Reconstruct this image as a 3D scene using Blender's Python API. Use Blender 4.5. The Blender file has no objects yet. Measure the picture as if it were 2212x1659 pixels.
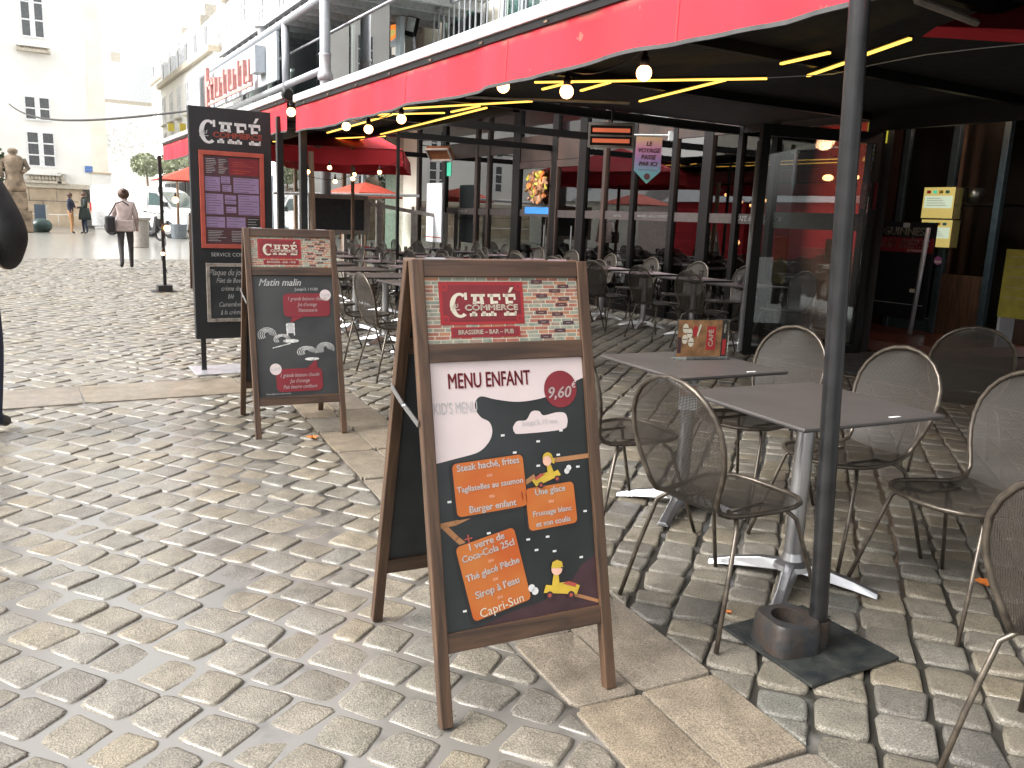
import bpy, math, random
from mathutils import Vector, Matrix, noise
R = math.radians
random.seed(7)
S = bpy.context.scene
COL = S.collection

# ------------------------------------------------------------------ camera, world, sun, exposure
H = 1.4
HAZE = 0.0016
F_PX, CX, CY = 1790.0, 1106.0, 829.5
_dn = Vector((-346.0, 8931.0, F_PX)).normalized()
_vy = Vector((30 - CX, 429 - CY, F_PX)); _vy = (_vy - _dn * _vy.dot(_dn)).normalized()
_vx = _dn.cross(_vy)
if _vx.x < 0: _vx = -_vx
_up = -_dn
cam_d = bpy.data.cameras.new('camera'); cam = bpy.data.objects.new('camera', cam_d); COL.objects.link(cam)
cam_d.sensor_width = 36; cam_d.lens = F_PX / 2212 * 36; cam_d.clip_start = 0.05; cam_d.clip_end = 600
cxv = Vector((_vx.x, _vy.x, _up.x)); cyv = -Vector((_vx.y, _vy.y, _up.y)); czv = -Vector((_vx.z, _vy.z, _up.z))
m3 = Matrix((cxv, cyv, czv)).transposed()
cam.matrix_world = Matrix.Translation((0, 0, H)) @ m3.to_4x4()
S.camera = cam

W = bpy.data.worlds.new('World'); S.world = W; W.use_nodes = True
nt = W.node_tree; nt.nodes.clear()
sky = nt.nodes.new('ShaderNodeTexSky'); sky.sky_type = 'NISHITA'; sky.sun_disc = False
SUN_EL, SUN_AZ = 38, -80          # azimuth measured from +Y towards +X
sky.sun_elevation = R(SUN_EL); sky.sun_rotation = R(SUN_AZ); sky.air_density = 1.6; sky.dust_density = 5.0; sky.ozone_density = 1.0
hs = nt.nodes.new('ShaderNodeHueSaturation'); hs.inputs['Saturation'].default_value = 0.12
bgn = nt.nodes.new('ShaderNodeBackground'); bgn.inputs['Strength'].default_value = 0.15
wo = nt.nodes.new('ShaderNodeOutputWorld')
nt.links.new(sky.outputs[0], hs.inputs['Color']); nt.links.new(hs.outputs[0], bgn.inputs['Color']); nt.links.new(bgn.outputs[0], wo.inputs[0])
sl = bpy.data.lights.new('sun', 'SUN'); sl.energy = 1.5; sl.angle = R(30); sl.color = (1.0, 0.97, 0.93)
so = bpy.data.objects.new('sun', sl); COL.objects.link(so)
sd = Vector((math.sin(R(SUN_AZ)) * math.cos(R(SUN_EL)), math.cos(R(SUN_AZ)) * math.cos(R(SUN_EL)), math.sin(R(SUN_EL))))
so.rotation_euler = sd.to_track_quat('Z', 'Y').to_euler()
S.view_settings.view_transform = 'Standard'; S.view_settings.look = 'None'
S.view_settings.exposure = 1.65; S.view_settings.gamma = 1.0; S.view_settings.use_curve_mapping = False
S.cycles.use_denoising = True
S.cycles.max_bounces = 8; S.cycles.transparent_max_bounces = 24; S.cycles.glossy_bounces = 4; S.cycles.diffuse_bounces = 4
S.cycles.sample_clamp_indirect = 6.0; S.cycles.caustics_reflective = False; S.cycles.caustics_refractive = False

def ray(x, y):
    c = Vector((x - CX, y - CY, F_PX))
    return Vector((_vx.dot(c), _vy.dot(c), _up.dot(c)))
def atz(x, y, z=0.0):
    d = ray(x, y); t = (z - H) / d.z; return Vector((d.x * t, d.y * t, z))
def atX(x, y, X):
    d = ray(x, y); t = X / d.x; return Vector((X, d.y * t, H + d.z * t))
def atY(x, y, Y):
    d = ray(x, y); t = Y / d.y; return Vector((d.x * t, Y, H + d.z * t))

# ------------------------------------------------------------------ materials
MATS = {}
def nodes_of(name):
    m = bpy.data.materials.new(name); m.use_nodes = True
    t = m.node_tree; b = t.nodes['Principled BSDF']; return m, t, b
def N(t, ty, **kw):
    n = t.nodes.new(ty)
    for k, v in kw.items(): setattr(n, k, v)
    return n
def mat(name, col, rough=0.5, metal=0.0, var=0.12, scale=12.0, bump=0.0, bscale=60.0, spec=0.5, emit=None, estr=0.0, sheen=0.0, dirt=None, coat=0.0):
    if name in MATS: return MATS[name]
    m, t, b = nodes_of(name)
    b.inputs['Roughness'].default_value = rough; b.inputs['Metallic'].default_value = metal
    b.inputs['Specular IOR Level'].default_value = spec
    if coat: b.inputs['Coat Weight'].default_value = coat; b.inputs['Coat Roughness'].default_value = .15
    tc = N(t, 'ShaderNodeTexCoord')
    no = N(t, 'ShaderNodeTexNoise'); no.inputs['Scale'].default_value = scale; no.inputs['Detail'].default_value = 5
    t.links.new(tc.outputs['Object'], no.inputs['Vector'])
    mx = N(t, 'ShaderNodeMix', data_type='RGBA')
    c2 = dirt if dirt else tuple(c * (1 - 2 * var) for c in col)
    mx.inputs[6].default_value = (*c2, 1); mx.inputs[7].default_value = (*[min(1, c * (1 + var * .6)) for c in col], 1)
    rp = N(t, 'ShaderNodeMapRange'); rp.inputs[1].default_value = .3; rp.inputs[2].default_value = .62
    t.links.new(no.outputs[0], rp.inputs[0]); t.links.new(rp.outputs[0], mx.inputs[0])
    t.links.new(mx.outputs[2], b.inputs['Base Color'])
    rr = N(t, 'ShaderNodeMapRange'); rr.inputs[3].default_value = min(1, rough * 1.15); rr.inputs[4].default_value = rough * .85
    t.links.new(no.outputs[0], rr.inputs[0]); t.links.new(rr.outputs[0], b.inputs['Roughness'])
    if bump:
        n2 = N(t, 'ShaderNodeTexNoise'); n2.inputs['Scale'].default_value = bscale; n2.inputs['Detail'].default_value = 4
        t.links.new(tc.outputs['Object'], n2.inputs['Vector'])
        bp = N(t, 'ShaderNodeBump'); bp.inputs['Strength'].default_value = bump; bp.inputs['Distance'].default_value = .01
        t.links.new(n2.outputs[0], bp.inputs['Height']); t.links.new(bp.outputs[0], b.inputs['Normal'])
    if emit:
        b.inputs['Emission Color'].default_value = (*emit, 1); b.inputs['Emission Strength'].default_value = estr
    MATS[name] = m; return m

def glass_mat(name, tint=(.93, .96, .95), boost=1.7, rough=.0):
    m, t, b = nodes_of(name); t.nodes.remove(b)
    out = t.nodes['Material Output']
    tr = N(t, 'ShaderNodeBsdfTransparent'); tr.inputs[0].default_value = (*tint, 1)
    gl = N(t, 'ShaderNodeBsdfGlossy'); gl.inputs['Roughness'].default_value = rough
    fr = N(t, 'ShaderNodeFresnel'); fr.inputs[0].default_value = 1.5
    mu = N(t, 'ShaderNodeMath', operation='MULTIPLY', use_clamp=True); mu.inputs[1].default_value = boost
    mx = N(t, 'ShaderNodeMixShader')
    t.links.new(fr.outputs[0], mu.inputs[0]); t.links.new(mu.outputs[0], mx.inputs[0])
    t.links.new(tr.outputs[0], mx.inputs[1]); t.links.new(gl.outputs[0], mx.inputs[2]); t.links.new(mx.outputs[0], out.inputs[0])
    MATS[name] = m; return m

def stone_mat(name, warm=1.0, base=(.185, .166, .134), rough=.55, wet=.55):
    m, t, b = nodes_of(name); b.inputs['Coat Weight'].default_value = wet; b.inputs['Coat Roughness'].default_value = .27; b.inputs['Coat IOR'].default_value = 1.5
    tc = N(t, 'ShaderNodeTexCoord'); geo = N(t, 'ShaderNodeNewGeometry'); oi = N(t, 'ShaderNodeObjectInfo')
    ad = N(t, 'ShaderNodeMath', operation='ADD'); fr = N(t, 'ShaderNodeMath', operation='FRACT')
    t.links.new(geo.outputs['Random Per Island'], ad.inputs[0]); t.links.new(oi.outputs['Random'], ad.inputs[1]); t.links.new(ad.outputs[0], fr.inputs[0])
    cr = N(t, 'ShaderNodeValToRGB'); e = cr.color_ramp.elements
    B = base
    cols = [(0, (B[0] * .72, B[1] * .74, B[2] * .80)), (.25, (B[0] * .97, B[1] * .95, B[2] * .9)), (.5, (B[0] * 1.0, B[1] * 1.02, B[2] * 1.06)), (.75, (B[0] * 1.08, B[1] * 1.02, B[2] * .90)), (1, (B[0] * .86, B[1] * .92, B[2] * .98))]
    while len(e) < len(cols): e.new(.5)
    for i, (p, c) in enumerate(cols): e[i].position = p; e[i].color = (*c, 1)
    t.links.new(fr.outputs[0], cr.inputs[0])
    n1 = N(t, 'ShaderNodeTexNoise'); n1.inputs['Scale'].default_value = 9; n1.inputs['Detail'].default_value = 6; n1.inputs['Roughness'].default_value = .65
    n2 = N(t, 'ShaderNodeTexNoise'); n2.inputs['Scale'].default_value = 190; n2.inputs['Detail'].default_value = 3
    n3 = N(t, 'ShaderNodeTexNoise'); n3.inputs['Scale'].default_value = 1.1; n3.inputs['Detail'].default_value = 3
    for n in (n1, n2, n3): t.links.new(geo.outputs['Position'], n.inputs['Vector'])
    m1 = N(t, 'ShaderNodeMix', data_type='RGBA', blend_type='MULTIPLY'); m1.inputs[0].default_value = 1
    r1 = N(t, 'ShaderNodeMapRange'); r1.inputs[1].default_value = .25; r1.inputs[2].default_value = .7; r1.inputs[3].default_value = .60; r1.inputs[4].default_value = 1.2
    t.links.new(n1.outputs[0], r1.inputs[0]); t.links.new(cr.outputs[0], m1.inputs[6]); t.links.new(r1.outputs[0], m1.inputs[7])
    m2 = N(t, 'ShaderNodeMix', data_type='RGBA', blend_type='MULTIPLY'); m2.inputs[0].default_value = 1
    r2 = N(t, 'ShaderNodeMapRange'); r2.inputs[1].default_value = .3; r2.inputs[2].default_value = .68; r2.inputs[3].default_value = .5; r2.inputs[4].default_value = 1.42
    t.links.new(n2.outputs[0], r2.inputs[0]); t.links.new(m1.outputs[2], m2.inputs[6]); t.links.new(r2.outputs[0], m2.inputs[7])
    t.links.new(m2.outputs[2], b.inputs['Base Color'])
    r3 = N(t, 'ShaderNodeMapRange'); r3.inputs[1].default_value = .35; r3.inputs[2].default_value = .65; r3.inputs[3].default_value = rough * .78; r3.inputs[4].default_value = rough * 1.35
    t.links.new(n3.outputs[0], r3.inputs[0]); t.links.new(r3.outputs[0], b.inputs['Roughness'])
    b.inputs['Specular IOR Level'].default_value = .35
    bp = N(t, 'ShaderNodeBump'); bp.inputs['Strength'].default_value = .8; bp.inputs['Distance'].default_value = .004
    sm = N(t, 'ShaderNodeMath', operation='ADD'); n1b = N(t, 'ShaderNodeTexNoise'); n1b.inputs['Scale'].default_value = 45; n1b.inputs['Detail'].default_value = 5
    t.links.new(geo.outputs['Position'], n1b.inputs['Vector'])
    t.links.new(n1b.outputs[0], sm.inputs[0]); t.links.new(n2.outputs[0], sm.inputs[1]); t.links.new(sm.outputs[0], bp.inputs['Height']); t.links.new(bp.outputs[0], b.inputs['Normal'])
    MATS[name] = m; return m

def wood_mat(name, c1, c2, rough=.45, axis='Z', sc=7):
    m, t, b = nodes_of(name)
    tc = N(t, 'ShaderNodeTexCoord'); mp = N(t, 'ShaderNodeMapping')
    mp.inputs['Scale'].default_value = {'Z': (sc * 5, sc * 5, sc * .45), 'X': (sc * .45, sc * 5, sc * 5), 'Y': (sc * 5, sc * .45, sc * 5)}[axis]
    no = N(t, 'ShaderNodeTexNoise'); no.inputs['Scale'].default_value = 1; no.inputs['Detail'].default_value = 6; no.inputs['Distortion'].default_value = 1.2
    t.links.new(tc.outputs['Object'], mp.inputs[0]); t.links.new(mp.outputs[0], no.inputs['Vector'])
    mx = N(t, 'ShaderNodeMix', data_type='RGBA'); mx.inputs[6].default_value = (*c1, 1); mx.inputs[7].default_value = (*c2, 1)
    rp = N(t, 'ShaderNodeMapRange'); rp.inputs[1].default_value = .32; rp.inputs[2].default_value = .66
    t.links.new(no.outputs[0], rp.inputs[0]); t.links.new(rp.outputs[0], mx.inputs[0]); t.links.new(mx.outputs[2], b.inputs['Base Color'])
    b.inputs['Roughness'].default_value = rough
    bp = N(t, 'ShaderNodeBump'); bp.inputs['Strength'].default_value = .25; bp.inputs['Distance'].default_value = .002
    t.links.new(no.outputs[0], bp.inputs['Height']); t.links.new(bp.outputs[0], b.inputs['Normal'])
    MATS[name] = m; return m

def mesh_metal(name='perforated_metal'):
    m, t, b = nodes_of(name); out = t.nodes['Material Output']
    b.inputs['Base Color'].default_value = (.034, .029, .024, 1); b.inputs['Specular IOR Level'].default_value = .3; b.inputs['Roughness'].default_value = .42
    tc = N(t, 'ShaderNodeTexCoord'); sp = N(t, 'ShaderNodeSeparateXYZ'); t.links.new(tc.outputs['Object'], sp.inputs[0])
    sb = N(t, 'ShaderNodeMath', operation='SUBTRACT'); t.links.new(sp.outputs[1], sb.inputs[0]); t.links.new(sp.outputs[2], sb.inputs[1])
    def sn(sock, k):
        a = N(t, 'ShaderNodeMath', operation='MULTIPLY'); a.inputs[1].default_value = k; t.links.new(sock, a.inputs[0])
        s = N(t, 'ShaderNodeMath', operation='SINE'); t.links.new(a.outputs[0], s.inputs[0]); return s.outputs[0]
    k = 2 * math.pi / .0085
    a1 = N(t, 'ShaderNodeMath', operation='ADD'); a2 = N(t, 'ShaderNodeMath', operation='SUBTRACT')
    t.links.new(sp.outputs[0], a1.inputs[0]); t.links.new(sb.outputs[0], a1.inputs[1]); t.links.new(sp.outputs[0], a2.inputs[0]); t.links.new(sb.outputs[0], a2.inputs[1])
    pr = N(t, 'ShaderNodeMath', operation='MULTIPLY'); t.links.new(sn(a1.outputs[0], k * .7), pr.inputs[0]); t.links.new(sn(a2.outputs[0], k * .7), pr.inputs[1])
    gt = N(t, 'ShaderNodeMath', operation='GREATER_THAN'); gt.inputs[1].default_value = .34; t.links.new(pr.outputs[0], gt.inputs[0])
    tr = N(t, 'ShaderNodeBsdfTransparent'); mx = N(t, 'ShaderNodeMixShader')
    t.links.new(gt.outputs[0], mx.inputs[0]); t.links.new(b.outputs[0], mx.inputs[1]); t.links.new(tr.outputs[0], mx.inputs[2]); t.links.new(mx.outputs[0], out.inputs[0])
    MATS[name] = m; return m

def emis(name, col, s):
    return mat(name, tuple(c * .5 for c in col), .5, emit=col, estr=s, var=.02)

# ------------------------------------------------------------------ mesh helpers
class MB:
    def __init__(s): s.v = []; s.f = []; s.m = []; s.mats = []; s.cur = 0
    def use(s, m):
        if m not in s.mats: s.mats.append(m)
        s.cur = s.mats.index(m); return s
    def add(s, vs, fs):
        o = len(s.v); s.v += [tuple(v) for v in vs]; s.f += [tuple(o + i for i in f) for f in fs]; s.m += [s.cur] * len(fs); return s
    def bx(s, x0, x1, y0, y1, z0, z1, M=None):
        if x0 > x1: x0, x1 = x1, x0
        if y0 > y1: y0, y1 = y1, y0
        if z0 > z1: z0, z1 = z1, z0
        vs = [Vector(p) for p in ((x0, y0, z0), (x1, y0, z0), (x1, y1, z0), (x0, y1, z0), (x0, y0, z1), (x1, y0, z1), (x1, y1, z1), (x0, y1, z1))]
        if M: vs = [M @ v for v in vs]
        return s.add(vs, [(0, 3, 2, 1), (4, 5, 6, 7), (0, 1, 5, 4), (1, 2, 6, 5), (2, 3, 7, 6), (3, 0, 4, 7)])
    def beam(s, a, b, w, h):
        a = Vector(a); b = Vector(b); d = b - a; L = d.length
        if L < 1e-6: return s
        q = d.to_track_quat('X', 'Z').to_matrix().to_4x4()
        return s.bx(0, L, -w / 2, w / 2, -h / 2, h / 2, Matrix.Translation(a) @ q)
    def tube(s, pts, r, n=8, closed=False, cap=True):
        P = [Vector(p) for p in pts]; rs = r if isinstance(r, (list, tuple)) else [r] * len(P)
        k = len(P); vs = []; prev = None
        for i in range(k):
            if closed: d = P[(i + 1) % k] - P[i - 1]
            else: d = P[min(i + 1, k - 1)] - P[max(i - 1, 0)]
            d.normalize()
            if prev is None:
                u = d.cross(Vector((0, 0, 1)));
                if u.length < .05: u = d.cross(Vector((0, 1, 0)))
            else: u = prev - d * prev.dot(d)
            u.normalize(); w = d.cross(u); prev = u
            for j in range(n):
                a = 2 * math.pi * j / n; vs.append(P[i] + (u * math.cos(a) + w * math.sin(a)) * rs[i])
        fs = []
        for i in range(k if closed else k - 1):
            i2 = (i + 1) % k
            for j in range(n):
                j2 = (j + 1) % n; fs.append((i * n + j, i * n + j2, i2 * n + j2, i2 * n + j))
        if not closed and cap: fs.append(tuple(range(n - 1, -1, -1))); fs.append(tuple((k - 1) * n + j for j in range(n)))
        return s.add(vs, fs)
    def lathe(s, prof, n=16, c=(0, 0, 0), M=None):
        vs = []; c = Vector(c)
        for (r, z) in prof:
            for j in range(n):
                a = 2 * math.pi * j / n; v = c + Vector((r * math.cos(a), r * math.sin(a), z)); vs.append(M @ v if M else v)
        fs = []
        for i in range(len(prof) - 1):
            for j in range(n):
                j2 = (j + 1) % n; fs.append((i * n + j, i * n + j2, (i + 1) * n + j2, (i + 1) * n + j))
        if prof[0][0] > 1e-4: fs.append(tuple(range(n - 1, -1, -1)))
        if prof[-1][0] > 1e-4: fs.append(tuple((len(prof) - 1) * n + j for j in range(n)))
        return s.add(vs, fs)
    def prism(s, poly, d0, d1, ax='y', M=None):
        n = len(poly)
        def P(p, d):
            v = Vector({'y': (p[0], d, p[1]), 'x': (d, p[0], p[1]), 'z': (p[0], p[1], d)}[ax]); return M @ v if M else v
        vs = [P(p, d0) for p in poly] + [P(p, d1) for p in poly]
        return s.add(vs, [tuple(range(n)), tuple(range(2 * n - 1, n - 1, -1))] + [(i, i + n, (i + 1) % n + n, (i + 1) % n) for i in range(n)])
    def grid(s, fn, nu, nv):
        vs = [fn(i / nu, j / nv) for i in range(nu + 1) for j in range(nv + 1)]
        return s.add(vs, [(i * (nv + 1) + j, (i + 1) * (nv + 1) + j, (i + 1) * (nv + 1) + j + 1, i * (nv + 1) + j + 1) for i in range(nu) for j in range(nv)])
    def sphere(s, c, r, n=12, k=8, sz=1.0):
        c = Vector(c)
        return s.lathe([(max(1e-5, r * math.sin(math.pi * i / k)), -r * sz * math.cos(math.pi * i / k)) for i in range(k + 1)], n, c)
    def build(s, name, m=None, parent=None, smooth=False, bevel=0, M=None, loc=None, rot=None, auto=None):
        me = bpy.data.meshes.new(name); me.from_pydata(s.v, [], s.f)
        if s.mats:
            for q in s.mats: me.materials.append(q if not isinstance(q, str) else MATS[q])
            me.polygons.foreach_set('material_index', s.m)
        else: me.materials.append(MATS[m] if isinstance(m, str) else m)
        if smooth: me.polygons.foreach_set('use_smooth', [True] * len(me.polygons))
        me.update(); o = bpy.data.objects.new(name, me); COL.objects.link(o)
        if parent: o.parent = parent
        if M: o.matrix_basis = M
        if loc is not None: o.location = loc
        if rot is not None: o.rotation_euler = rot
        if bevel:
            b = o.modifiers.new('bevel', 'BEVEL'); b.width = bevel; b.segments = 2; b.limit_method = 'ANGLE'; b.angle_limit = R(50)
        if smooth and auto is not None:
            try: me.set_sharp_from_angle(angle=R(auto))
            except Exception: pass
        return o
def box(name, m, parent, *a, **k): return MB().bx(*a).build(name, m, parent, **k)

def tag(o, label=None, cat=None, group=None, kind=None):
    if label: o['label'] = label
    if cat: o['category'] = cat
    if group: o['group'] = group
    if kind: o['kind'] = kind
    return o
def thing(name, label, cat, loc=(0, 0, 0), rz=0.0, group=None):
    o = bpy.data.objects.new(name, None); COL.objects.link(o); o.location = loc; o.rotation_euler = (0, 0, rz); o.empty_display_size = .1
    return tag(o, label, cat, group)
def struct(o): o['kind'] = 'structure'; return o
CH = {}
def copy_thing(root, loc, rz, label, group=None):
    def cp(o, par):
        c = o.copy(); COL.objects.link(c)
        if par: c.parent = par
        for ch in CH.get(o.name) or [x for x in o.children]: cp(ch, c)
        return c
    r = cp(root, None); r.location = loc; r.rotation_euler = (0, 0, rz); r['label'] = label
    if group: r['group'] = group
    return r
ORD = ['first', 'second', 'third', 'fourth', 'fifth', 'sixth', 'seventh', 'eighth', 'ninth', 'tenth', 'eleventh', 'twelfth']

# text to flat polygons
_tc = {}
def text_poly(body, size, bold=0.0, shear=0.0, sx=1.0, align='CENTER'):
    key = (body, round(size, 5), bold, shear, sx, align)
    if key in _tc: return _tc[key]
    c = bpy.data.curves.new('t', 'FONT'); c.body = body; c.size = size; c.shear = shear; c.align_x = align; c.align_y = 'CENTER'; c.resolution_u = 3
    o = bpy.data.objects.new('t', c); me = o.to_mesh()
    vs = [(v.co.x * sx, v.co.y) for v in me.vertices]; fs = [tuple(p.vertices) for p in me.polygons]
    if bold:
        n = len(vs); d = bold * size * 1.3; sh = [(-d, 0), (d, 0), (0, d * .8), (0, -d * .8)]; vs = [(a + u, b + w) for u, w in sh for a, b in vs]; fs = [tuple(i + n * k for i in f) for k in range(4) for f in fs]
    o.to_mesh_clear(); bpy.data.objects.remove(o); bpy.data.curves.remove(c)
    _tc[key] = (vs, fs); return vs, fs

class Board:
    """flat print on a board: u to the right, v up, facing -y; layers 0.5 mm apart"""
    def __init__(s, y=0.0): s.art = MB(); s.let = MB(); s.y = y
    def poly(s, m, pts, L=1, rot=0, c=(0, 0)):
        if rot:
            cr, sr = math.cos(rot), math.sin(rot); pts = [(c[0] + (u - c[0]) * cr - (v - c[1]) * sr, c[1] + (u - c[0]) * sr + (v - c[1]) * cr) for u, v in pts]
        s.art.use(MATS[m]).add([(u, s.y - .0005 * L, v) for u, v in pts], [tuple(range(len(pts)))])
    def rect(s, m, u0, u1, v0, v1, L=1, **k): s.poly(m, [(u0, v0), (u1, v0), (u1, v1), (u0, v1)], L, **k)
    def rrect(s, m, u0, u1, v0, v1, r, L=1, n=4, **k):
        pts = []
        for (cu, cv, a0) in ((u1 - r, v0 + r, -90), (u1 - r, v1 - r, 0), (u0 + r, v1 - r, 90), (u0 + r, v0 + r, 180)):
            for i in range(n + 1): a = R(a0 + 90 * i / n); pts.append((cu + r * math.cos(a), cv + r * math.sin(a)))
        s.poly(m, pts, L, **k)
    def disc(s, m, u, v, r, L=1, n=24, ry=None, **k): s.poly(m, [(u + r * math.cos(2 * math.pi * i / n), v + (ry or r) * math.sin(2 * math.pi * i / n)) for i in range(n)], L, **k)
    def band(s, m, pts, w, L=1):
        for (a, b) in zip(pts[:-1], pts[1:]):
            d = (Vector(b) - Vector(a)); n = Vector((-d.y, d.x)).normalized() * w / 2; a = Vector(a) - d.normalized() * w * .1; b = Vector(b) + d.normalized() * w * .1
            s.poly(m, [tuple(a + n), tuple(b + n), tuple(b - n), tuple(a - n)][::-1], L)
    def text(s, m, body, size, u, v, L=4, bold=0.0, shear=0.0, sx=1.0, align='CENTER', rot=0):
        vs, fs = text_poly(body, size, bold, shear, sx, align); cr, sr = math.cos(rot), math.sin(rot)
        s.let.use(MATS[m]).add([(u + a * cr - b * sr, s.y - .0005 * L, v + a * sr + b * cr) for a, b in vs], fs)
    def build(s, parent, art='artwork', let='lettering', M=None):
        if s.art.f: s.art.build(art, None, parent, M=M)['kind'] = 'stuff'
        if s.let.f: s.let.build(let, None, parent, M=M)['kind'] = 'stuff'

def cafe_logo(b, u, v, w, h, mlet, mcom, mcut, L=3):
    """CAFE with slab serifs; the smaller COMMERCE runs across its middle"""
    def P(q, x0, y0, sw, sh, l=L): b.poly(mlet, [(x0 + a * sw, y0 + c * sh) for a, c in q], l)
    def Rr(x0, y0, sw, sh, a0, a1, c0, c1): P([(a0, c0), (a1, c0), (a1, c1), (a0, c1)], x0, y0, sw, sh)
    lw = w * .235; x = u - w / 2; y = v - h / 2
    for i in range(14):       # C
        t0, t1 = R(52 + i * 256 / 14), R(52 + (i + 1) * 256 / 14)
        b.poly(mlet, [(x + lw * (.62 + r * math.cos(t) * (1 if r > .5 else .9)), y + h * (.5 + (.56 if r > .5 else .44) * math.sin(t))) for r, t in ((.62, t0), (.62, t1), (.34, t1), (.34, t0))], L)
    Rr(x, y, lw, h, .92, 1.08, .74, 1.06)
    x1 = x + w * .30
    P([(.04, 0), (.26, 0), (.44, 1), (.22, 1)], x1, y, lw, h); P([(.74, 0), (.96, 0), (.78, 1), (.56, 1)], x1, y, lw, h)
    Rr(x1, y, lw, h, .06, .94, .88, 1.0); Rr(x1, y, lw, h, .2, .8, .57, .67); Rr(x1, y, lw, h, -.08, .38, 0, .14); Rr(x1, y, lw, h, .62, 1.08, 0, .14)
    x2 = x + w * .56; Rr(x2, y, lw * .85, h, .18, .40, 0, 1); Rr(x2, y, lw * .85, h, 0, .95, .86, 1.0); Rr(x2, y, lw * .85, h, .4, .75, .56, .68); Rr(x2, y, lw * .85, h, .82, .96, .72, .88); Rr(x2, y, lw * .85, h, 0, .58, 0, .14)
    x3 = x + w * .79; Rr(x3, y, lw * .85, h, .18, .40, 0, 1); Rr(x3, y, lw * .85, h, 0, .95, .86, 1.0); Rr(x3, y, lw * .85, h, .4, .75, .56, .68); Rr(x3, y, lw * .85, h, .82, .96, .72, .88); Rr(x3, y, lw * .85, h, 0, .98, 0, .14); Rr(x3, y, lw * .85, h, .84, .98, 0, .25)
    P([(.4, 1.06), (.6, 1.06), (.85, 1.3), (.6, 1.3)], x3, y, lw * .85, h)
    b.rect(mcut, u - w * .30, u + w * .52, v - h * .285, v + h * .035, L + 1)
    b.text(mcom, 'COMMERCE', h * .35, u + w * .11, v - h * .125, L + 2, bold=.035, sx=w * .82 / (h * .35 * 5.55))
    b.text(mlet if mcom != 'ink_red' else 'ink_cream', 'du', h * .34, u - w * .44, v - h * .03, L + 2, shear=.4, bold=.01, rot=.25)
    b.band(mlet, [(u - w * .5, v - h * .22), (u - w * .36, v - h * .2)], h * .02, L + 2)
# ------------------------------------------------------------------ material set
stone_mat('cobble_stone'); stone_mat('terrace_stone', base=(.15, .135, .11), rough=.55, wet=.2); stone_mat('slab_stone', base=(.20, .168, .13), rough=.5, wet=.3)
mesh_metal(); glass_mat('glass', boost=1.3); glass_mat('front_glass', (.86,.88,.87), boost=3.2); glass_mat('upper_glass', (.72, .86, .84), 2.6); glass_mat('acrylic', (.9, .92, .9), 1.5)
wood_mat('brown_wood', (.036, .020, .012), (.100, .054, .030)); wood_mat('brown_wood_x', (.032, .018, .011), (.085, .046, .026), axis='X')
wood_mat('floor_wood', (.06, .018, .012), (.16, .05, .032), .35, 'X', 3); wood_mat('old_wood', (.07, .04, .025), (.2, .12, .07))
mat('black_paint', (.012, .012, .013), .32, var=.3, bump=.05); mat('black_board', (.009, .010, .012), .5, var=.3, scale=3)
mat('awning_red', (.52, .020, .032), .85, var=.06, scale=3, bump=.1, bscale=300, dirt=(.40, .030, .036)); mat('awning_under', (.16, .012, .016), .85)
mat('hem_grey', (.05, .05, .05), .7); mat('rail_white', (.62, .63, .65), .3, metal=.3); mat('parasol_red', (.50, .022, .036), .8, var=.08, scale=2, bump=.1, bscale=200)
mat('parasol_orange', (.50, .07, .04), .8); mat('dark_ceiling', (.004, .0038, .0038), .8); mat('beam_black', (.006, .0055, .0055), .4, spec=.25)
mat('steel_grey', (.38, .40, .43), .38, metal=.25, var=.05); mat('panel_grey', (.42, .47, .50), .5, var=.04); mat('louvre_grey', (.42, .43, .44), .6)
mat('aluminium', (.42, .42, .43), .30, metal=.9, var=.06, bump=.03); mat('room_teal', (.24, .31, .30), .4, var=.5, scale=1.2); mat('faded_red', (.55, .24, .22), .5); mat('grey_twig', (.6, .6, .6), .8); mat('plate_steel', (.55, .55, .58), .3, metal=.6)
mat('chair_tube', (.05, .040, .032), .33, metal=.5, var=.3, scale=30, spec=.6, dirt=(.12, .10, .075)); mat('table_top', (.074, .066, .063), .36, var=.08, scale=5, spec=.55)
mat('table_edge', (.03, .03, .033), .35); mat('cast_iron', (.014, .016, .018), .5, var=.4, scale=14, bump=.25, bscale=50, dirt=(.035, .022, .014))
mat('plate_iron', (.010, .012, .013), .42, var=.4, scale=16, bump=.35, bscale=40, dirt=(.035, .037, .033))
mat('cream_wall', (.80, .76, .66), .85, var=.05, scale=1.5, bump=.05, bscale=8); mat('tan_stone', (.50, .40, .29), .85, var=.18, scale=1.2, bump=.2, bscale=6)
mat('pale_wall', (.82, .81, .78), .85, var=.04, scale=.6); mat('white_frame', (.78, .79, .80), .5); mat('window_dark', (.10, .105, .11), .12, spec=.8); mat('slate', (.68, .70, .72), .7)
mat('beige_stone', (.52, .47, .39), .85); mat('statue_stone', (.22, .165, .115), .8, var=.35, scale=3, bump=.4, bscale=8)  # even beige tone for ledges, cornices, balusters and chimneys
mat('red_wall', (.30, .014, .014), .6, var=.2, scale=1.5); mat('dark_wall', (.022, .017, .015), .6, var=.25, scale=2); mat('brown_wall', (.032, .017, .012), .5, var=.3, scale=2)
mat('teal_metal', (.05, .075, .085), .35, metal=.4); mat('grey_mat', (.045, .052, .056), .9, var=.25, scale=6, bump=.3, bscale=200)
mat('band_frost', (.035, .026, .024), .55); mat('band_green', (.04, .046, .038), .6)
mat('ink_cream', (.58, .53, .42), .6, var=.03); mat('ink_white', (.62, .62, .61), .55, var=.02); mat('ink_chalk', (.62, .62, .60), .9, var=.3, scale=90); mat('ink_grey', (.42, .42, .42), .6)
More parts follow.
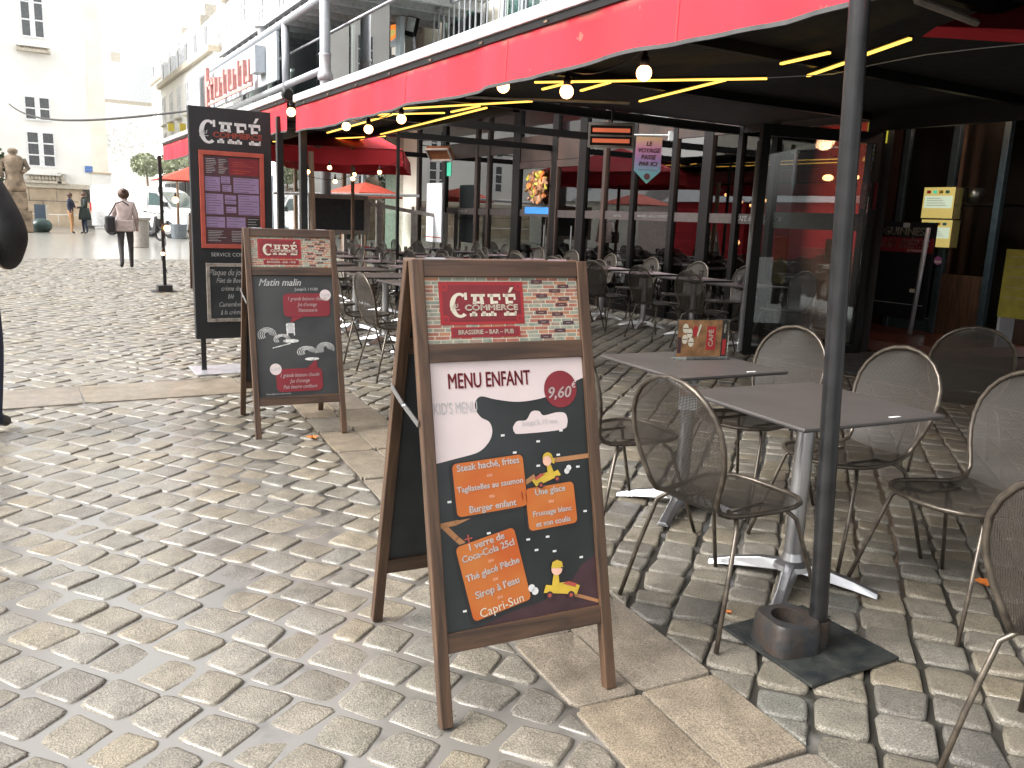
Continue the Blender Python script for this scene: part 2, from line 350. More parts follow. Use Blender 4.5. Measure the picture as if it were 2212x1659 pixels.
mat('ink_red', (.17, .012, .017), .5, var=.06); mat('ink_brightred', (.32, .016, .020), .5, var=.05); mat('ink_darkred', (.19, .014, .022), .5, var=.06); mat('ink_pink', (.62, .53, .52), .5, var=.02)
mat('ink_night', (.017, .021, .022), .45, var=.35, scale=3); mat('ink_black', (.012, .012, .012), .5); mat('ink_orange', (.40, .078, .010), .5, var=.1, scale=5, dirt=(.46, .16, .03))
mat('ink_road', (.36, .17, .07), .5); mat('ink_hill', (.045, .018, .022), .5); mat('ink_yellow', (.55, .38, .04), .5); mat('ink_skin', (.75, .45, .33), .5); mat('ink_mauve', (.27, .19, .33), .45, var=.05)
mat('ink_salmon', (.38, .07, .045), .5); mat('ink_wood', (.24, .12, .05), .5, var=.3, scale=20); mat('ink_deep', (.045, .02, .028), .4, var=.4, scale=16, dirt=(.09, .03, .03))
mat('chalkboard', (.022, .025, .028), .7, var=.3, scale=4); mat('chalk_dusty', (.036, .038, .038), .6, var=.45, scale=2.2, dirt=(.013, .015, .016)); mat('slate_board', (.032, .035, .041), .6)
mat('frame_grey', (.34, .31, .28), .5); mat('weathered_frame', (.26, .23, .20), .6, var=.3, scale=20); mat('paper_white', (.72, .74, .78), .7, var=.03); mat('plastic_white', (.65, .68, .68), .4)
mat('yellow_card', (.42, .37, .04), .5); mat('turquoise', (.10, .42, .42), .5); mat('poster_purple', (.42, .13, .34), .5); mat('blue_plate', (.10, .20, .50), .5); mat('copper', (.30, .12, .05), .3, metal=.5)
mat('leaf_orange', (.60, .17, .03), .6); mat('foliage', (.055, .09, .035), .7, var=.4, scale=4); mat('foliage_pale', (.30, .33, .22), .8, var=.35, scale=3)
mat('coat_black', (.008, .008, .009), .85, bump=.3, bscale=120); mat('denim', (.022, .03, .06), .85); mat('navy', (.02, .026, .05), .8); mat('dark_green_coat', (.018, .026, .024), .85); mat('tan_cloth', (.38, .20, .09), .85)
mat('grey_trousers', (.055, .05, .052), .85); mat('light_jacket', (.50, .40, .38), .8); mat('skin', (.50, .28, .20), .55); mat('hair_brown', (.07, .035, .022), .6); mat('leather_black', (.02, .02, .022), .4); mat('shoe', (.02, .02, .022), .5)
mat('van_white', (.78, .79, .80), .25, coat=.5); mat('van_glass', (.08, .12, .12), .1, spec=.8); mat('tyre', (.02, .02, .022), .75); mat('signal_red', (.60, .04, .04), .4); mat('dark_plastic', (.03, .03, .033), .5)
mat('shop_dark', (.13, .15, .17), .6); mat('stripe_white', (.75, .74, .70), .8); mat('balloon_red', (.62, .05, .06), .4); mat('bin_green', (.03, .06, .055), .4); mat('blue_panel', (.07, .10, .14), .45)
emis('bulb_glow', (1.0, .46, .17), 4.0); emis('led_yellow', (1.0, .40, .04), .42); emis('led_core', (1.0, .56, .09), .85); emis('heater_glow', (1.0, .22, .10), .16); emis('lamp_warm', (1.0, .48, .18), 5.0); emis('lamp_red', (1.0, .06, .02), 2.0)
emis('lamp_orange', (1.0, .34, .06), .5); emis('glow_blue', (.05, .3, .8), .07); emis('led_green', (.1, .8, .5), .2); emis('lit_yellow', (.9, .8, .08), .14); emis('lit_white', (.85, 1.0, .75), .18); emis('lit_ochre', (1.0, .80, .25), .14); emis('lit_oval', (1.0, .25, .03), .35)
def tumbler_mat():
    m = glass_mat('tumbler_glass', (.62, .60, .58), 7.0, .12); return m
tumbler_mat()

# ------------------------------------------------------------------ ground
def ground_material():
    m, t, b = nodes_of('ground_stone')
    geo = N(t, 'ShaderNodeNewGeometry'); sp = N(t, 'ShaderNodeSeparateXYZ'); t.links.new(geo.outputs['Position'], sp.inputs[0])
    no = N(t, 'ShaderNodeTexNoise'); no.inputs['Scale'].default_value = 7; no.inputs['Detail'].default_value = 7
    n2 = N(t, 'ShaderNodeTexNoise'); n2.inputs['Scale'].default_value = 1.3; n2.inputs['Detail'].default_value = 3
    for n in (no, n2): t.links.new(geo.outputs['Position'], n.inputs['Vector'])
    mx = N(t, 'ShaderNodeMix', data_type='RGBA'); mx.inputs[6].default_value = (.028, .026, .022, 1); mx.inputs[7].default_value = (.155, .146, .132, 1)
    ad = N(t, 'ShaderNodeMath', operation='ADD'); t.links.new(no.outputs[0], ad.inputs[0]); t.links.new(n2.outputs[0], ad.inputs[1])
    # mortar is fuller and paler on the street, mossier and darker on the terrace
    side = N(t, 'ShaderNodeMapRange'); side.inputs[1].default_value = .6; side.inputs[2].default_value = 1.9; side.inputs[3].default_value = .26; side.inputs[4].default_value = -.17
    t.links.new(sp.outputs[0], side.inputs[0]); a2 = N(t, 'ShaderNodeMath', operation='ADD'); t.links.new(ad.outputs[0], a2.inputs[0]); t.links.new(side.outputs[0], a2.inputs[1])
    rp = N(t, 'ShaderNodeMapRange'); rp.inputs[1].default_value = .88; rp.inputs[2].default_value = 1.12; t.links.new(a2.outputs[0], rp.inputs[0]); t.links.new(rp.outputs[0], mx.inputs[0])
    # paving pattern for the far square
    mp = N(t, 'ShaderNodeMapping'); mp.inputs['Rotation'].default_value = (0, 0, R(54)); mp.inputs['Scale'].default_value = (1, 1, 1); t.links.new(geo.outputs['Position'], mp.inputs[0])
    br = N(t, 'ShaderNodeTexBrick'); br.inputs['Scale'].default_value = 1; br.inputs['Brick Width'].default_value = .17; br.inputs['Row Height'].default_value = .16; br.inputs['Mortar Size'].default_value = .012
    br.inputs['Color1'].default_value = (.30, .285, .25, 1); br.inputs['Color2'].default_value = (.25, .24, .21, 1); br.inputs['Mortar'].default_value = (.18, .175, .16, 1); t.links.new(mp.outputs[0], br.inputs[0])
    far = N(t, 'ShaderNodeMapRange'); far.inputs[1].default_value = 23.0; far.inputs[2].default_value = 23.6; t.links.new(sp.outputs[1], far.inputs[0])
    mf = N(t, 'ShaderNodeMix', data_type='RGBA'); t.links.new(far.outputs[0], mf.inputs[0]); t.links.new(mx.outputs[2], mf.inputs[6]); t.links.new(br.outputs[0], mf.inputs[7])
    t.links.new(mf.outputs[2], b.inputs['Base Color']); b.inputs['Roughness'].default_value = .4; b.inputs['Coat Weight'].default_value = .9; b.inputs['Coat Roughness'].default_value = .18
    bp = N(t, 'ShaderNodeBump'); bp.inputs['Strength'].default_value = .5; bp.inputs['Distance'].default_value = .004; t.links.new(no.outputs[0], bp.inputs['Height']); t.links.new(bp.outputs[0], b.inputs['Normal'])
    MATS['ground_stone'] = m
ground_material()
g = MB()
xs = [-90, -20, -6, -1, 1.1, 1.7, 5, 9, 20, 90]; ys = [-25, -2, 0, 2, 4, 8, 14, 24, 60, 180]
g.grid(lambda u, v: (xs[round(u * 9)], ys[round(v * 9)], -.003 if xs[round(u * 9)] < 1.5 else -.013), 9, 9)
ground = struct(g.build('ground', 'ground_stone'))

def clip(poly, nx, ny, d):   # keep nx*x+ny*y <= d
    out = []
    for i in range(len(poly)):
        a, b = poly[i], poly[(i + 1) % len(poly)]; fa = nx * a[0] + ny * a[1] - d; fb = nx * b[0] + ny * b[1] - d
        if fa <= 0: out.append(a)
        if fa * fb < 0: k = fa / (fa - fb); out.append((a[0] + (b[0] - a[0]) * k, a[1] + (b[1] - a[1]) * k))
    return out
def area(p): return abs(sum(p[i][0] * p[(i + 1) % len(p)][1] - p[(i + 1) % len(p)][0] * p[i][1] for i in range(len(p)))) / 2
def stone(poly, simple, rnd, dome=.002, ins=.009, ch=.018):
    """a worn stone: chamfered outline, rounded shoulder, slightly domed and tilted top"""
    cx = sum(p[0] for p in poly) / len(poly); cy = sum(p[1] for p in poly) / len(poly)
    if simple: ol = poly
    else:
        ol = []
        for i, p in enumerate(poly):
            a = poly[i - 1]; b = poly[(i + 1) % len(poly)]; c = ch * rnd.uniform(.4, 2.1)
            for q, w in ((a, c), (p, 0), (b, c)):
                d = math.hypot(q[0] - p[0], q[1] - p[1])
                if w: k = min(.42, w / max(d, 1e-4)); ol.append((p[0] + (q[0] - p[0]) * k, p[1] + (q[1] - p[1]) * k))
                else: ol.append((p[0] + (cx - p[0]) * .075, p[1] + (cy - p[1]) * .075))
        ol = [(p[0] + rnd.uniform(-.0038, .0038), p[1] + rnd.uniform(-.0038, .0038)) for p in ol]
    n = len(ol); tx, ty, h = rnd.uniform(-.04, .04), rnd.uniform(-.04, .04), rnd.uniform(-.004, .005)
    rings = [(-.03, 0.0), (-.009, .0), (0, ins * .55), (dome * .7, ins * 1.7)] if not simple else [(-.02, 0), (-.002, ins * .35), (.002, ins * 1.1)]
    vs = []
    for z, inset in rings:
        for p in ol:
            d = math.hypot(p[0] - cx, p[1] - cy); k = max(0, 1 - inset / max(d, .001)); x = cx + (p[0] - cx) * k; y = cy + (p[1] - cy) * k
            vs.append((x, y, z + h + (tx * (x - cx) + ty * (y - cy) if z > -.02 else 0)))
    vs.append((cx, cy, (dome if not simple else .003) + h)); fs = []
    for r in range(len(rings) - 1):
        for i in range(n): j = (i + 1) % n; fs.append((r * n + i, r * n + j, (r + 1) * n + j, (r + 1) * n + i))
    o = (len(rings) - 1) * n; fs += [(o + i, o + (i + 1) % n, len(vs) - 1) for i in range(n)]
    return vs, fs
def ccw(p):
    s = sum(p[i][0] * p[(i + 1) % len(p)][1] - p[(i + 1) % len(p)][0] * p[i][1] for i in range(len(p)))
    return p if s > 0 else p[::-1]
BK = .085                                # the slab band runs a little askew: x grows by BK per metre
def bl(y): return 1.155 + BK * y         # left edge of the slab band
def brt(y): return 1.675 + BK * y        # right edge
CROSS = (6.42, 7.08)                     # band of long slabs across the street
rnd = random.Random(3)
stones = []
def field(ang, row, lmin, lmax, gap, inside, x0, x1, y0, y1, zone, wob=.0):
    ct, st = math.cos(ang), math.sin(ang)
    cs = [(x, y) for x in (x0, x1) for y in (y0, y1)]
    ps = [x * ct + y * st for x, y in cs]; qs = [-x * st + y * ct for x, y in cs]
    k = math.floor(min(qs) / row)
    while k * row < max(qs):
        q0 = k * row; p = min(ps) - rnd.uniform(0, lmax)
        while p < max(ps):
            L = rnd.uniform(lmin, lmax) * rnd.choice((1, 1, 1, .82, 1.15)); w = wob * math.sin(p * .9 + k * .05) + wob * .35 * math.sin(p * 3.3 + k * .8)
            c = [(p + gap / 2, q0 + gap / 2), (p + L - gap / 2, q0 + gap / 2), (p + L - gap / 2, q0 + row - gap / 2), (p + gap / 2, q0 + row - gap / 2)]
            c = [(a + rnd.uniform(-.011, .011), b + w + rnd.uniform(-.009, .009)) for a, b in c]
            poly = [(a * ct - b * st, a * st + b * ct) for a, b in c]
            mxx = sum(v[0] for v in poly) / 4; mxy = sum(v[1] for v in poly) / 4
            if x0 < mxx < x1 and y0 < mxy < y1:
                full = area(poly); poly = inside(poly)
                if poly and len(poly) > 2 and area(poly) > .22 * full: stones.append((mxx, mxy, ccw(poly), zone))
            p += L
        k += 1
def in_street_near(p):
    p = clip(p, 1, -BK, 1.155 - .006); return clip(p, 0, 1, CROSS[0] - .006)
def in_street_far(p):
    p = clip(p, 0, -1, -CROSS[1] - .006)
    return clip(p, 1, -BK, 1.675 - .006) if p and sum(v[1] for v in p) / len(p) < 16.9 else p
def in_terrace(p):
    p = clip(p, -1, BK, -1.675 - .006)
    return clip(p, 1, 0, 6.95) if sum(v[1] for v in p) / max(1, len(p)) < 7.5 else clip(p, 1, 0, 8.28)
field(R(-54), .165, .135, .195, .016, in_street_near, -3.2, 2.0, .2, CROSS[0] + .1, 'street', .03)
field(R(-54), .162, .13, .19, .013, in_street_far, -4, 8.2, CROSS[1] - .1, 23.4, 'street', .03)
field(R(40), .166, .135, .20, .015, in_terrace, 1.5, 8.4, .0, 17.0, 'terrace', .02)
def inview(x, y):
    c = Vector((x, y, -H)); cc = Vector((_vx.x * c.x + _vy.x * c.y + _up.x * c.z, _vx.y * c.x + _vy.y * c.y + _up.y * c.z, _vx.z * c.x + _vy.z * c.y + _up.z * c.z))
    if cc.z < .3: return None
    u = CX + F_PX * cc.x / cc.z; v = CY + F_PX * cc.y / cc.z
    return cc.z if -40 < u < 2250 and 350 < v < 1700 else None
best = sorted([(inview(x, y) or 99, i) for i, (x, y, p, z) in enumerate(stones)])[:300]
single = set(i for d, i in best)
acc = {'street': MB(), 'terrace': MB()}
for i, (x, y, p, zn) in enumerate(stones):
    simple = math.hypot(x, y) > 9
    vs, fs = stone(p, simple, rnd)
    if i in single:
        b = MB(); b.add([(a - x, c - y, d) for a, c, d in vs], fs)
        b.build('cobble', 'cobble_stone' if zn == 'street' else 'terrace_stone', ground, smooth=True, loc=(x, y, 0), auto=70)
    else: acc[zn].add(vs, fs)
for zn, b in acc.items():
    tag(b.build('%s_cobbles' % zn, 'cobble_stone' if zn == 'street' else 'terrace_stone', ground, smooth=True, auto=70), kind='stuff')
# slabs of the two bands
def slab(poly, zt=.004):
    p = ccw(poly); x = sum(a for a, _ in p) / len(p); y = sum(b for _, b in p) / len(p)
    vs, fs = stone(p, False, rnd, dome=.002, ins=.006, ch=.012)
    MB().add([(a - x, c - y, d * .5 + zt * .3) for a, c, d in vs], fs).build('slab', 'slab_stone', ground, smooth=True, loc=(x, y, 0), auto=50)
G_ = .006
for col, (a0, a1) in enumerate(((0, .235), (.235, .52))):
    y = .15 + col * .2
    while y < CROSS[0] - .12:
        L = min(rnd.uniform(.38, .62), CROSS[0] - y)
        if CROSS[0] - (y + L) < .2: L = CROSS[0] - y
        y1 = y + L; slab([(bl(y) + a0 + G_, y + G_), (bl(y) + a1 - G_, y + G_ - .03), (bl(y1) + a1 - G_, y1 - G_ - .03), (bl(y1) + a0 + G_, y1 - G_)]); y = y1
x = -6.2
while x < 2.35:
    L = rnd.uniform(.8, 1.25); slab([(x + G_, CROSS[0] + G_), (min(x + L, 2.3) - G_, CROSS[0] + G_ - .02), (min(x + L, 2.3) - G_, CROSS[1] - G_), (x + G_, CROSS[1] - G_)]); x += L
y = -1.0
while y < 7.4:     # kerb-like slabs in front of the entrance
    slab([(6.98, y + G_), (7.42, y + G_), (7.42, y + .9 - G_), (6.98, y + .9 - G_)]); y += .9

# fallen leaves
def leaf(x, y, s, lab):
    b = MB(); pts = []
    for i in range(10):
        a = 2 * math.pi * i / 10; r = s * (1 if i % 2 == 0 else .5) * rnd.uniform(.8, 1.1); pts.append((r * math.cos(a), r * math.sin(a), .006 + .012 * abs(math.cos(a * 1.5)) * s / .05))
    b.add(pts + [(0, 0, .004)], [(i, (i + 1) % 10, 10) for i in range(10)])
    tag(b.build('fallen_leaf', 'leaf_orange', loc=(x, y, .008)), lab, 'leaf', 'fallen leaves')
leaf(3.31, 1.715, .055, 'curled orange maple leaf on the terrace cobbles behind the corner chair')
leaf(1.50, 4.90, .045, 'small orange leaf on the cobbles beside the chalkboard-style standing sign')
leaf(2.155, 2.0, .016, 'tiny orange leaf scrap caught in a joint by the iron plate')
# ------------------------------------------------------------------ standing signs
AF_W, AF_H, AF_D = .568, 1.27, .318
AF_A = math.atan2(AF_D, AF_H); AF_L = AF_H / math.cos(AF_A)
def VV(z): return -(AF_H - z) / math.cos(AF_A)
def brick_print(b, u0, u1, v0, v1):
    b.rect('ink_cream', u0, u1, v0, v1, 1)
    r = random.Random(5); rows = 17; h = (v1 - v0) / rows
    for i in range(rows):
        u = u0 - (i % 2) * .02
        while u < u1:
            w = r.uniform(.03, .05); a, c = max(u, u0), min(u + w - .003, u1)
            if c - a > .004: b.rect(r.choice(['br1', 'br1', 'br2', 'br3', 'br4', 'br5', 'br5']), a, c, v0 + i * h + .0012, v0 + (i + 1) * h - .0012, 2)
            u += w
for n_, c_ in (('br1', (.33, .13, .09)), ('br2', (.38, .18, .10)), ('br3', (.22, .25, .20)), ('br4', (.28, .21, .16)), ('br5', (.27, .28, .22))): mat(n_, c_, .6, var=.15, scale=50)
def logo_plate(b, u0, u1, v0, v1, sub=True):
    b.rect('ink_brightred', u0, u1, v0, v1, 4); b.rect('ink_darkred', u0 + .009, u1 - .009, v0 + .009, v1 - .009, 5); b.rect('ink_red', u0 + .013, u1 - .013, v0 + .013, v1 - .013, 6)
    for u in (u0 + .016, u1 - .016):
        for v in (v0 + .016, v1 - .016): b.disc('ink_brightred', u, v, .012, 7, 12); b.disc('ink_darkred', u, v, .006, 8, 10)
    cafe_logo(b, (u0 + u1) / 2 + .004, (v0 + v1) / 2 - .006, (u1 - u0) * .80, (v1 - v0) * .52, 'ink_cream', 'ink_cream', 'ink_red', 8)
def a_frame(label, loc, rz, artist, grp='wooden standing signs of the cafe'):
    t = thing('standing_sign', label, 'standing sign', loc, R(rz), grp)
    F = Matrix.Translation((0, 0, AF_H)) @ Matrix.Rotation(-AF_A, 4, 'X')
    Bk = Matrix.Translation((0, .012, AF_H)) @ Matrix.Rotation(AF_A, 4, 'X')
    w, iw = AF_W / 2, .2485
    for k, Mx in enumerate((F, Bk)):
        y0, y1 = (-.032, 0) if k == 0 else (0, .032)
        for s in (-1, 1): MB().bx(*sorted((s * w, s * iw)), y0, y1, -AF_L, 0).build('stile', 'brown_wood', t, bevel=.003, M=Mx)
        for (z0, z1) in ((1.222, 1.27), (.985, 1.036), (.195, .248)):
            MB().bx(-iw, iw, y0 + .003, y1 - .003, VV(z0), VV(z1)).build('rail', 'brown_wood_x', t, bevel=.002, M=Mx)
        yp = -.018 if k == 0 else .018
        MB().bx(-iw, iw, yp, yp + .006 * (1 if k == 0 else -1), VV(1.036), VV(1.222)).build('header_panel', 'ink_cream' if k == 0 else 'chalkboard', t, M=Mx)
        p = MB().bx(-iw, iw, yp, yp + .006 * (1 if k == 0 else -1), VV(.248), VV(.985)).build('poster_panel', 'chalk_dusty' if k == 0 else 'chalkboard', t, M=Mx)
        if k == 0: artist(t, F, iw)
    for s in (-1, 1):
        b = MB(); P0 = F @ Vector((s * (w + .006), -.016, VV(.82))); P1 = Bk @ Vector((s * (w + .006), .016, VV(.88)))
        mid = (P0 + P1) / 2 + Vector((0, .0, -.004)); b.beam(P0, mid, .003, .018); b.beam(mid + Vector((s * .004, 0, .004)), P1, .003, .018); b.sphere(mid, .007, 8, 5).build('folding_stay', 'aluminium', t)
    for u in (-.2, .2): MB().tube([(u - .03, .006, AF_H + .004), (u + .03, .006, AF_H + .004)], .006).build('hinge', 'aluminium', t)
    return t
def header_art(t, F, iw):
    b = Board(-.0185); brick_print(b, -iw, iw, VV(1.036), VV(1.222))
    r = random.Random(2)
    for (a, c) in ((.11, .93), (.17, .79), (.125, .71), (.19, .57), (.12, .45), (.175, .42), (.125, .30), (.18, .16), (.13, .07), (.20, .86), (.21, .28), (.20, .66)):
        v = VV(1.036) + (VV(1.222) - VV(1.036)) * c; b.rect('ink_deep', a - .019, a + .019, v - .0055, v + .0055, 3); b.text('ink_cream', '~~~', .010, a, v, 4, sx=.9)
    logo_plate(b, -.205, .062, VV(1.088), VV(1.209))
    b.rect('ink_brightred', -.175, .045, VV(1.052), VV(1.081), 4); b.rect('ink_darkred', -.170, .040, VV(1.055), VV(1.078), 5)
    b.text('ink_cream', 'BRASSERIE \u2013 BAR \u2013 PUB', .018, -.065, VV(1.0665), 6, bold=.02, sx=.95)
    b.build(t, 'header_print', 'header_lettering', F)
def cart(b, m, u, v, s, flip=1, rot=0):
    q = lambda pts: [(u + (x * flip * math.cos(rot) - y * math.sin(rot)) * s, v + (x * flip * math.sin(rot) + y * math.cos(rot)) * s) for x, y in pts]
    b.poly('ink_yellow', q([(-1, -.25), (.95, -.35), (1.1, .1), (.5, .3), (-.15, .25), (-.3, .1), (-.9, .15)]), 9)
    b.poly('ink_salmon', q([(.05, .2), (.85, .02), (.9, .2), (.4, .34)]), 10)
    for x in (-.65, .6): b.disc('ink_hill', *q([(x, -.38)])[0], .21 * s, 11, 14); b.disc('ink_salmon', *q([(x, -.38)])[0], .1 * s, 12, 10)
    b.poly('ink_yellow', q([(-.55, .1), (-.1, .1), (-.2, .65), (-.5, .65)]), 10); b.disc('ink_skin', *q([(-.32, .95)])[0], .32 * s, 11, 16)
    b.disc('ink_white', *q([(-1.5, -.15)])[0], .2 * s, 9, 8); b.disc('ink_white', *q([(-1.7, .0)])[0], .2 * s, 9, 8)
    return q
def smooth_line(p, n=5):
    out = []
    for i in range(len(p) - 1):
        a, b, c, d = p[max(i - 1, 0)], p[i], p[i + 1], p[min(i + 2, len(p) - 1)]
        for k in range(n):
            t = k / n; out.append(tuple(.5 * (2 * b[j] + (c[j] - a[j]) * t + (2 * a[j] - 5 * b[j] + 4 * c[j] - d[j]) * t * t + (3 * b[j] - a[j] - 3 * c[j] + d[j]) * t ** 3) for j in (0, 1)))
    return out + [p[-1]]
def kids_art(t, F, iw):
    header_art(t, F, iw)
    b = Board(-.0185); v0, v1 = VV(.248), VV(.985); Wd, Ht = 2 * iw, v1 - v0
    U = lambda a: -iw + a * Wd; Vc = lambda c: v1 - c * Ht
    b.rect('ink_night', -iw, iw, v0, v1, 1)
    cl = [(0, 0), (1, 0), (1, .085), (.93, .10), (.85, .125), (.72, .155), (.55, .165), (.40, .150), (.31, .135), (.27, .155), (.27, .185), (.30, .215), (.35, .235), (.365, .27), (.34, .31), (.27, .345), (.15, .36), (0, .375)]
    b.poly('ink_pink', [(U(a), Vc(c)) for a, c in cl[:3] + smooth_line(cl[3:-1]) + cl[-1:]][::-1], 2)
    b.poly('ink_pink', [(U(a), Vc(c)) for a, c in smooth_line([(.50, .262), (.53, .240), (.59, .238), (.63, .207), (.68, .207), (.71, .225), (.80, .217), (.86, .225), (.868, .265), (.82, .287), (.55, .29), (.508, .282), (.50, .265)])][::-1], 2)
    b.poly('ink_hill', [(U(a), Vc(c)) for a, c in [(.20, 1), (.4, .965), (.62, .945), (.8, .90), (.9, .83), (1, .80), (1, 1)]][::-1], 2)
    b.band('ink_road', [(U(a), Vc(c)) for a, c in [(0, .605), (.10, .60), (.22, .575), (.36, .54), (.50, .50), (.62, .46)]], .014, 3)
    b.band('ink_road', [(U(a), Vc(c)) for a, c in [(.03, .61), (.10, .66), (.2, .72)]], .016, 3); b.band('ink_road', [(U(.75), Vc(.405)), (U(1), Vc(.40))], .014, 3); b.band('ink_road', [(U(.75), Vc(.92)), (U(1), Vc(.985))], .01, 3)
    r = random.Random(9)
    for a, c in [(.43, .29), (.82, .29), (.66, .325), (.79, .385), (.92, .44), (.70, .475), (.65, .42), (.07, .52), (.30, .655), (.55, .70), (.60, .745), (.72, .76), (.9, .80), (.22, .74), (.84, .66), (.95, .62), (.62, .62), (.12, .93), (.68, .70), (.5, .36)]:
        b.rect('ink_white', U(a) - .006, U(a) + .006, Vc(c) - .003, Vc(c) + .003, 3)
    for a, c in ((.53, .53), (.17, .665)):
        b.rect('ink_salmon', U(a) - .012, U(a) + .012, Vc(c) - .002, Vc(c) + .002, 4, rot=.1, c=(U(a), Vc(c))); b.rect('ink_salmon', U(a) - .002, U(a) + .002, Vc(c) - .012, Vc(c) + .012, 5, rot=.1, c=(U(a), Vc(c)))
    def card(a0, a1, c0, c1, rot, lines):
        cu, cv = (U(a0) + U(a1)) / 2, (Vc(c0) + Vc(c1)) / 2; u0, u1, w0, w1 = U(a0), U(a1), Vc(c1), Vc(c0)
        b.rrect('ink_black', u0 - .009, u1 + .003, w0 - .008, w1 + .004, .014, 4, rot=rot, c=(cu, cv))
        b.rrect('ink_orange', u0, u1, w0, w1, .014, 5, rot=rot, c=(cu, cv))
        H_ = w1 - w0
        for i, (tx, sz, m) in enumerate(lines):
            dv = H_ / 2 - H_ * (i + .5) / len(lines); b.text(m, tx, sz, cu - dv * math.sin(rot), cv + dv * math.cos(rot), 7, bold=.018 if m == 'ink_white' else 0, rot=rot)
    o = ('ou', .017, 'ink_skin')
    card(.105, .555, .375, .575, R(2.5), [('Steak hach\u00e9, frites', .027, 'ink_white'), o, ('Tagliatelles au saumon', .0232, 'ink_white'), o, ('Burger enfant', .027, 'ink_white')])
    card(.555, .885, .50, .665, R(2.5), [('Une glace', .026, 'ink_white'), o, ('Fromage blanc', .0225, 'ink_white'), ('et son coulis', .023, 'ink_white')])
    card(.125, .505, .665, .955, R(11), [('1 verre de', .028, 'ink_white'), ('Coca-Cola 25cl', .027, 'ink_white'), o, ('Th\u00e9 glac\u00e9 P\u00eache', .0265, 'ink_white'), o, ('Sirop \u00e0 l\u2019eau', .029, 'ink_white'), o, ('Capri-Sun', .036, 'ink_cream')])
    b.text('ink_darkred', 'MENU ENFANT', .062, U(.37), Vc(.075), 5, bold=.012, sx=.62); b.text('ink_grey', "KID'S MENU", .046, U(.145), Vc(.175), 5, sx=.55)
    b.disc('ink_darkred', U(.835), Vc(.125), .056, 5, 30); b.text('ink_pink', '9,60', .047, U(.82), Vc(.14), 7, bold=.015, shear=.25); b.text('ink_pink', '\u20ac', .026, U(.925), Vc(.112), 7, shear=.25)
    b.text('ink_grey', 'Jusqu\u2019\u00e0 10 ans', .021, U(.68), Vc(.25), 5)
    q = cart(b, 'ink_yellow', U(.70), Vc(.465), .046, -1, R(14)); b.disc('ink_yellow', *q([(-.42, 1.12)])[0], .017, 10, 14); b.poly('ink_yellow', q([(-.75, .6), (-.45, .9), (-.6, 1.2), (-.9, .9)]), 10)
    q = cart(b, 'ink_yellow', U(.745), Vc(.905), .058, 1, R(-8)); b.poly('ink_yellow', q([(-.66, 1.0), (.05, 1.0), (-.05, 1.32), (-.35, 1.42), (-.6, 1.3)]), 12); b.rect('ink_hill', *[c for c in (q([(-.1, 1.0)])[0][0], q([(.08, 1.0)])[0][0])], q([(0, 1.0)])[0][1], q([(0, 1.06)])[0][1], 13)
    b.build(t, 'poster_print', 'poster_lettering', F)
def morning_art(t, F, iw):
    header_art(t, F, iw)
    b = Board(-.0185); v0, v1 = VV(.248), VV(.985); Wd, Ht = 2 * iw, v1 - v0
    U = lambda a: -iw + a * Wd; Vc = lambda c: v1 - c * Ht
    b.text('ink_white', 'Matin malin', .062, U(.33), Vc(.06), 5, bold=.012, shear=.35, sx=.9); b.text('ink_grey', 'Jusqu\u2019\u00e0 11h30', .026, U(.66), Vc(.115), 5)
    b.rrect('ink_darkred', U(.36), U(.95), Vc(.345), Vc(.15), .03, 3); b.poly('ink_darkred', [(U(.46), Vc(.34)), (U(.62), Vc(.34)), (U(.44), Vc(.395))], 3)
    b.rrect('ink_darkred', U(.22), U(.80), Vc(.965), Vc(.775), .03, 3); b.poly('ink_darkred', [(U(.6), Vc(.78)), (U(.74), Vc(.70)), (U(.74), Vc(.78))], 3)
    b.disc('ink_pink', U(.90), Vc(.165), .036, 4, 20); b.text('ink_grey', '4,20\u20ac', .026, U(.90), Vc(.165), 6); b.disc('ink_pink', U(.22), Vc(.775), .036, 4, 20); b.text('ink_grey', '6,80\u20ac', .026, U(.22), Vc(.775), 6)
    for i, s in enumerate(['1 grande boisson chaude', 'Jus d\u2019orange', 'Viennoiserie']): b.text('ink_pink', s, .034, U(.66), Vc(.195 + i * .048), 6, shear=.35, sx=.72, bold=.004)
    for i, s in enumerate(['1 grande boisson chaude', 'Jus d\u2019orange', 'Pain beurre confiture']): b.text('ink_pink', s, .034, U(.51), Vc(.83 + i * .048), 6, shear=.35, sx=.72, bold=.004)
    b.text('ink_grey', 'Petit-d\u00e9jeuner servi au bar', .014, U(.24), Vc(.978), 5)
    r = random.Random(4)
    def arcs(a, c, rx, ry, n):      # chalk sketches of croissant, cup and glass
        for k in range(n):
            p = [(U(a) + (rx * (1 - k * .22)) * math.cos(R(t)), Vc(c) + (ry * (1 - k * .18)) * math.sin(R(t))) for t in range(-20 + k * 7, 215 + k * 9, 26)]
            b.band('ink_chalk', p, .0042, 3)
    arcs(.14, .49, .055, .045, 4); arcs(.32, .53, .05, .032, 3); arcs(.62, .64, .06, .035, 4); arcs(.86, .62, .055, .042, 4)
    b.rect('ink_chalk', U(.38), U(.40), Vc(.50), Vc(.40), 3); b.rect('ink_grey', U(.40), U(.47), Vc(.48), Vc(.395), 3); b.rect('ink_chalk', U(.47), U(.485), Vc(.50), Vc(.40), 3); b.disc('ink_chalk', U(.43), Vc(.545), .05, 3, 16, ry=.012); b.disc('ink_chalk', U(.68), Vc(.70), .045, 3, 16, ry=.01); b.band('ink_chalk', [(U(.2), Vc(.60)), (U(.42), Vc(.565))], .006, 3)
    b.build(t, 'poster_print', 'poster_lettering', F)
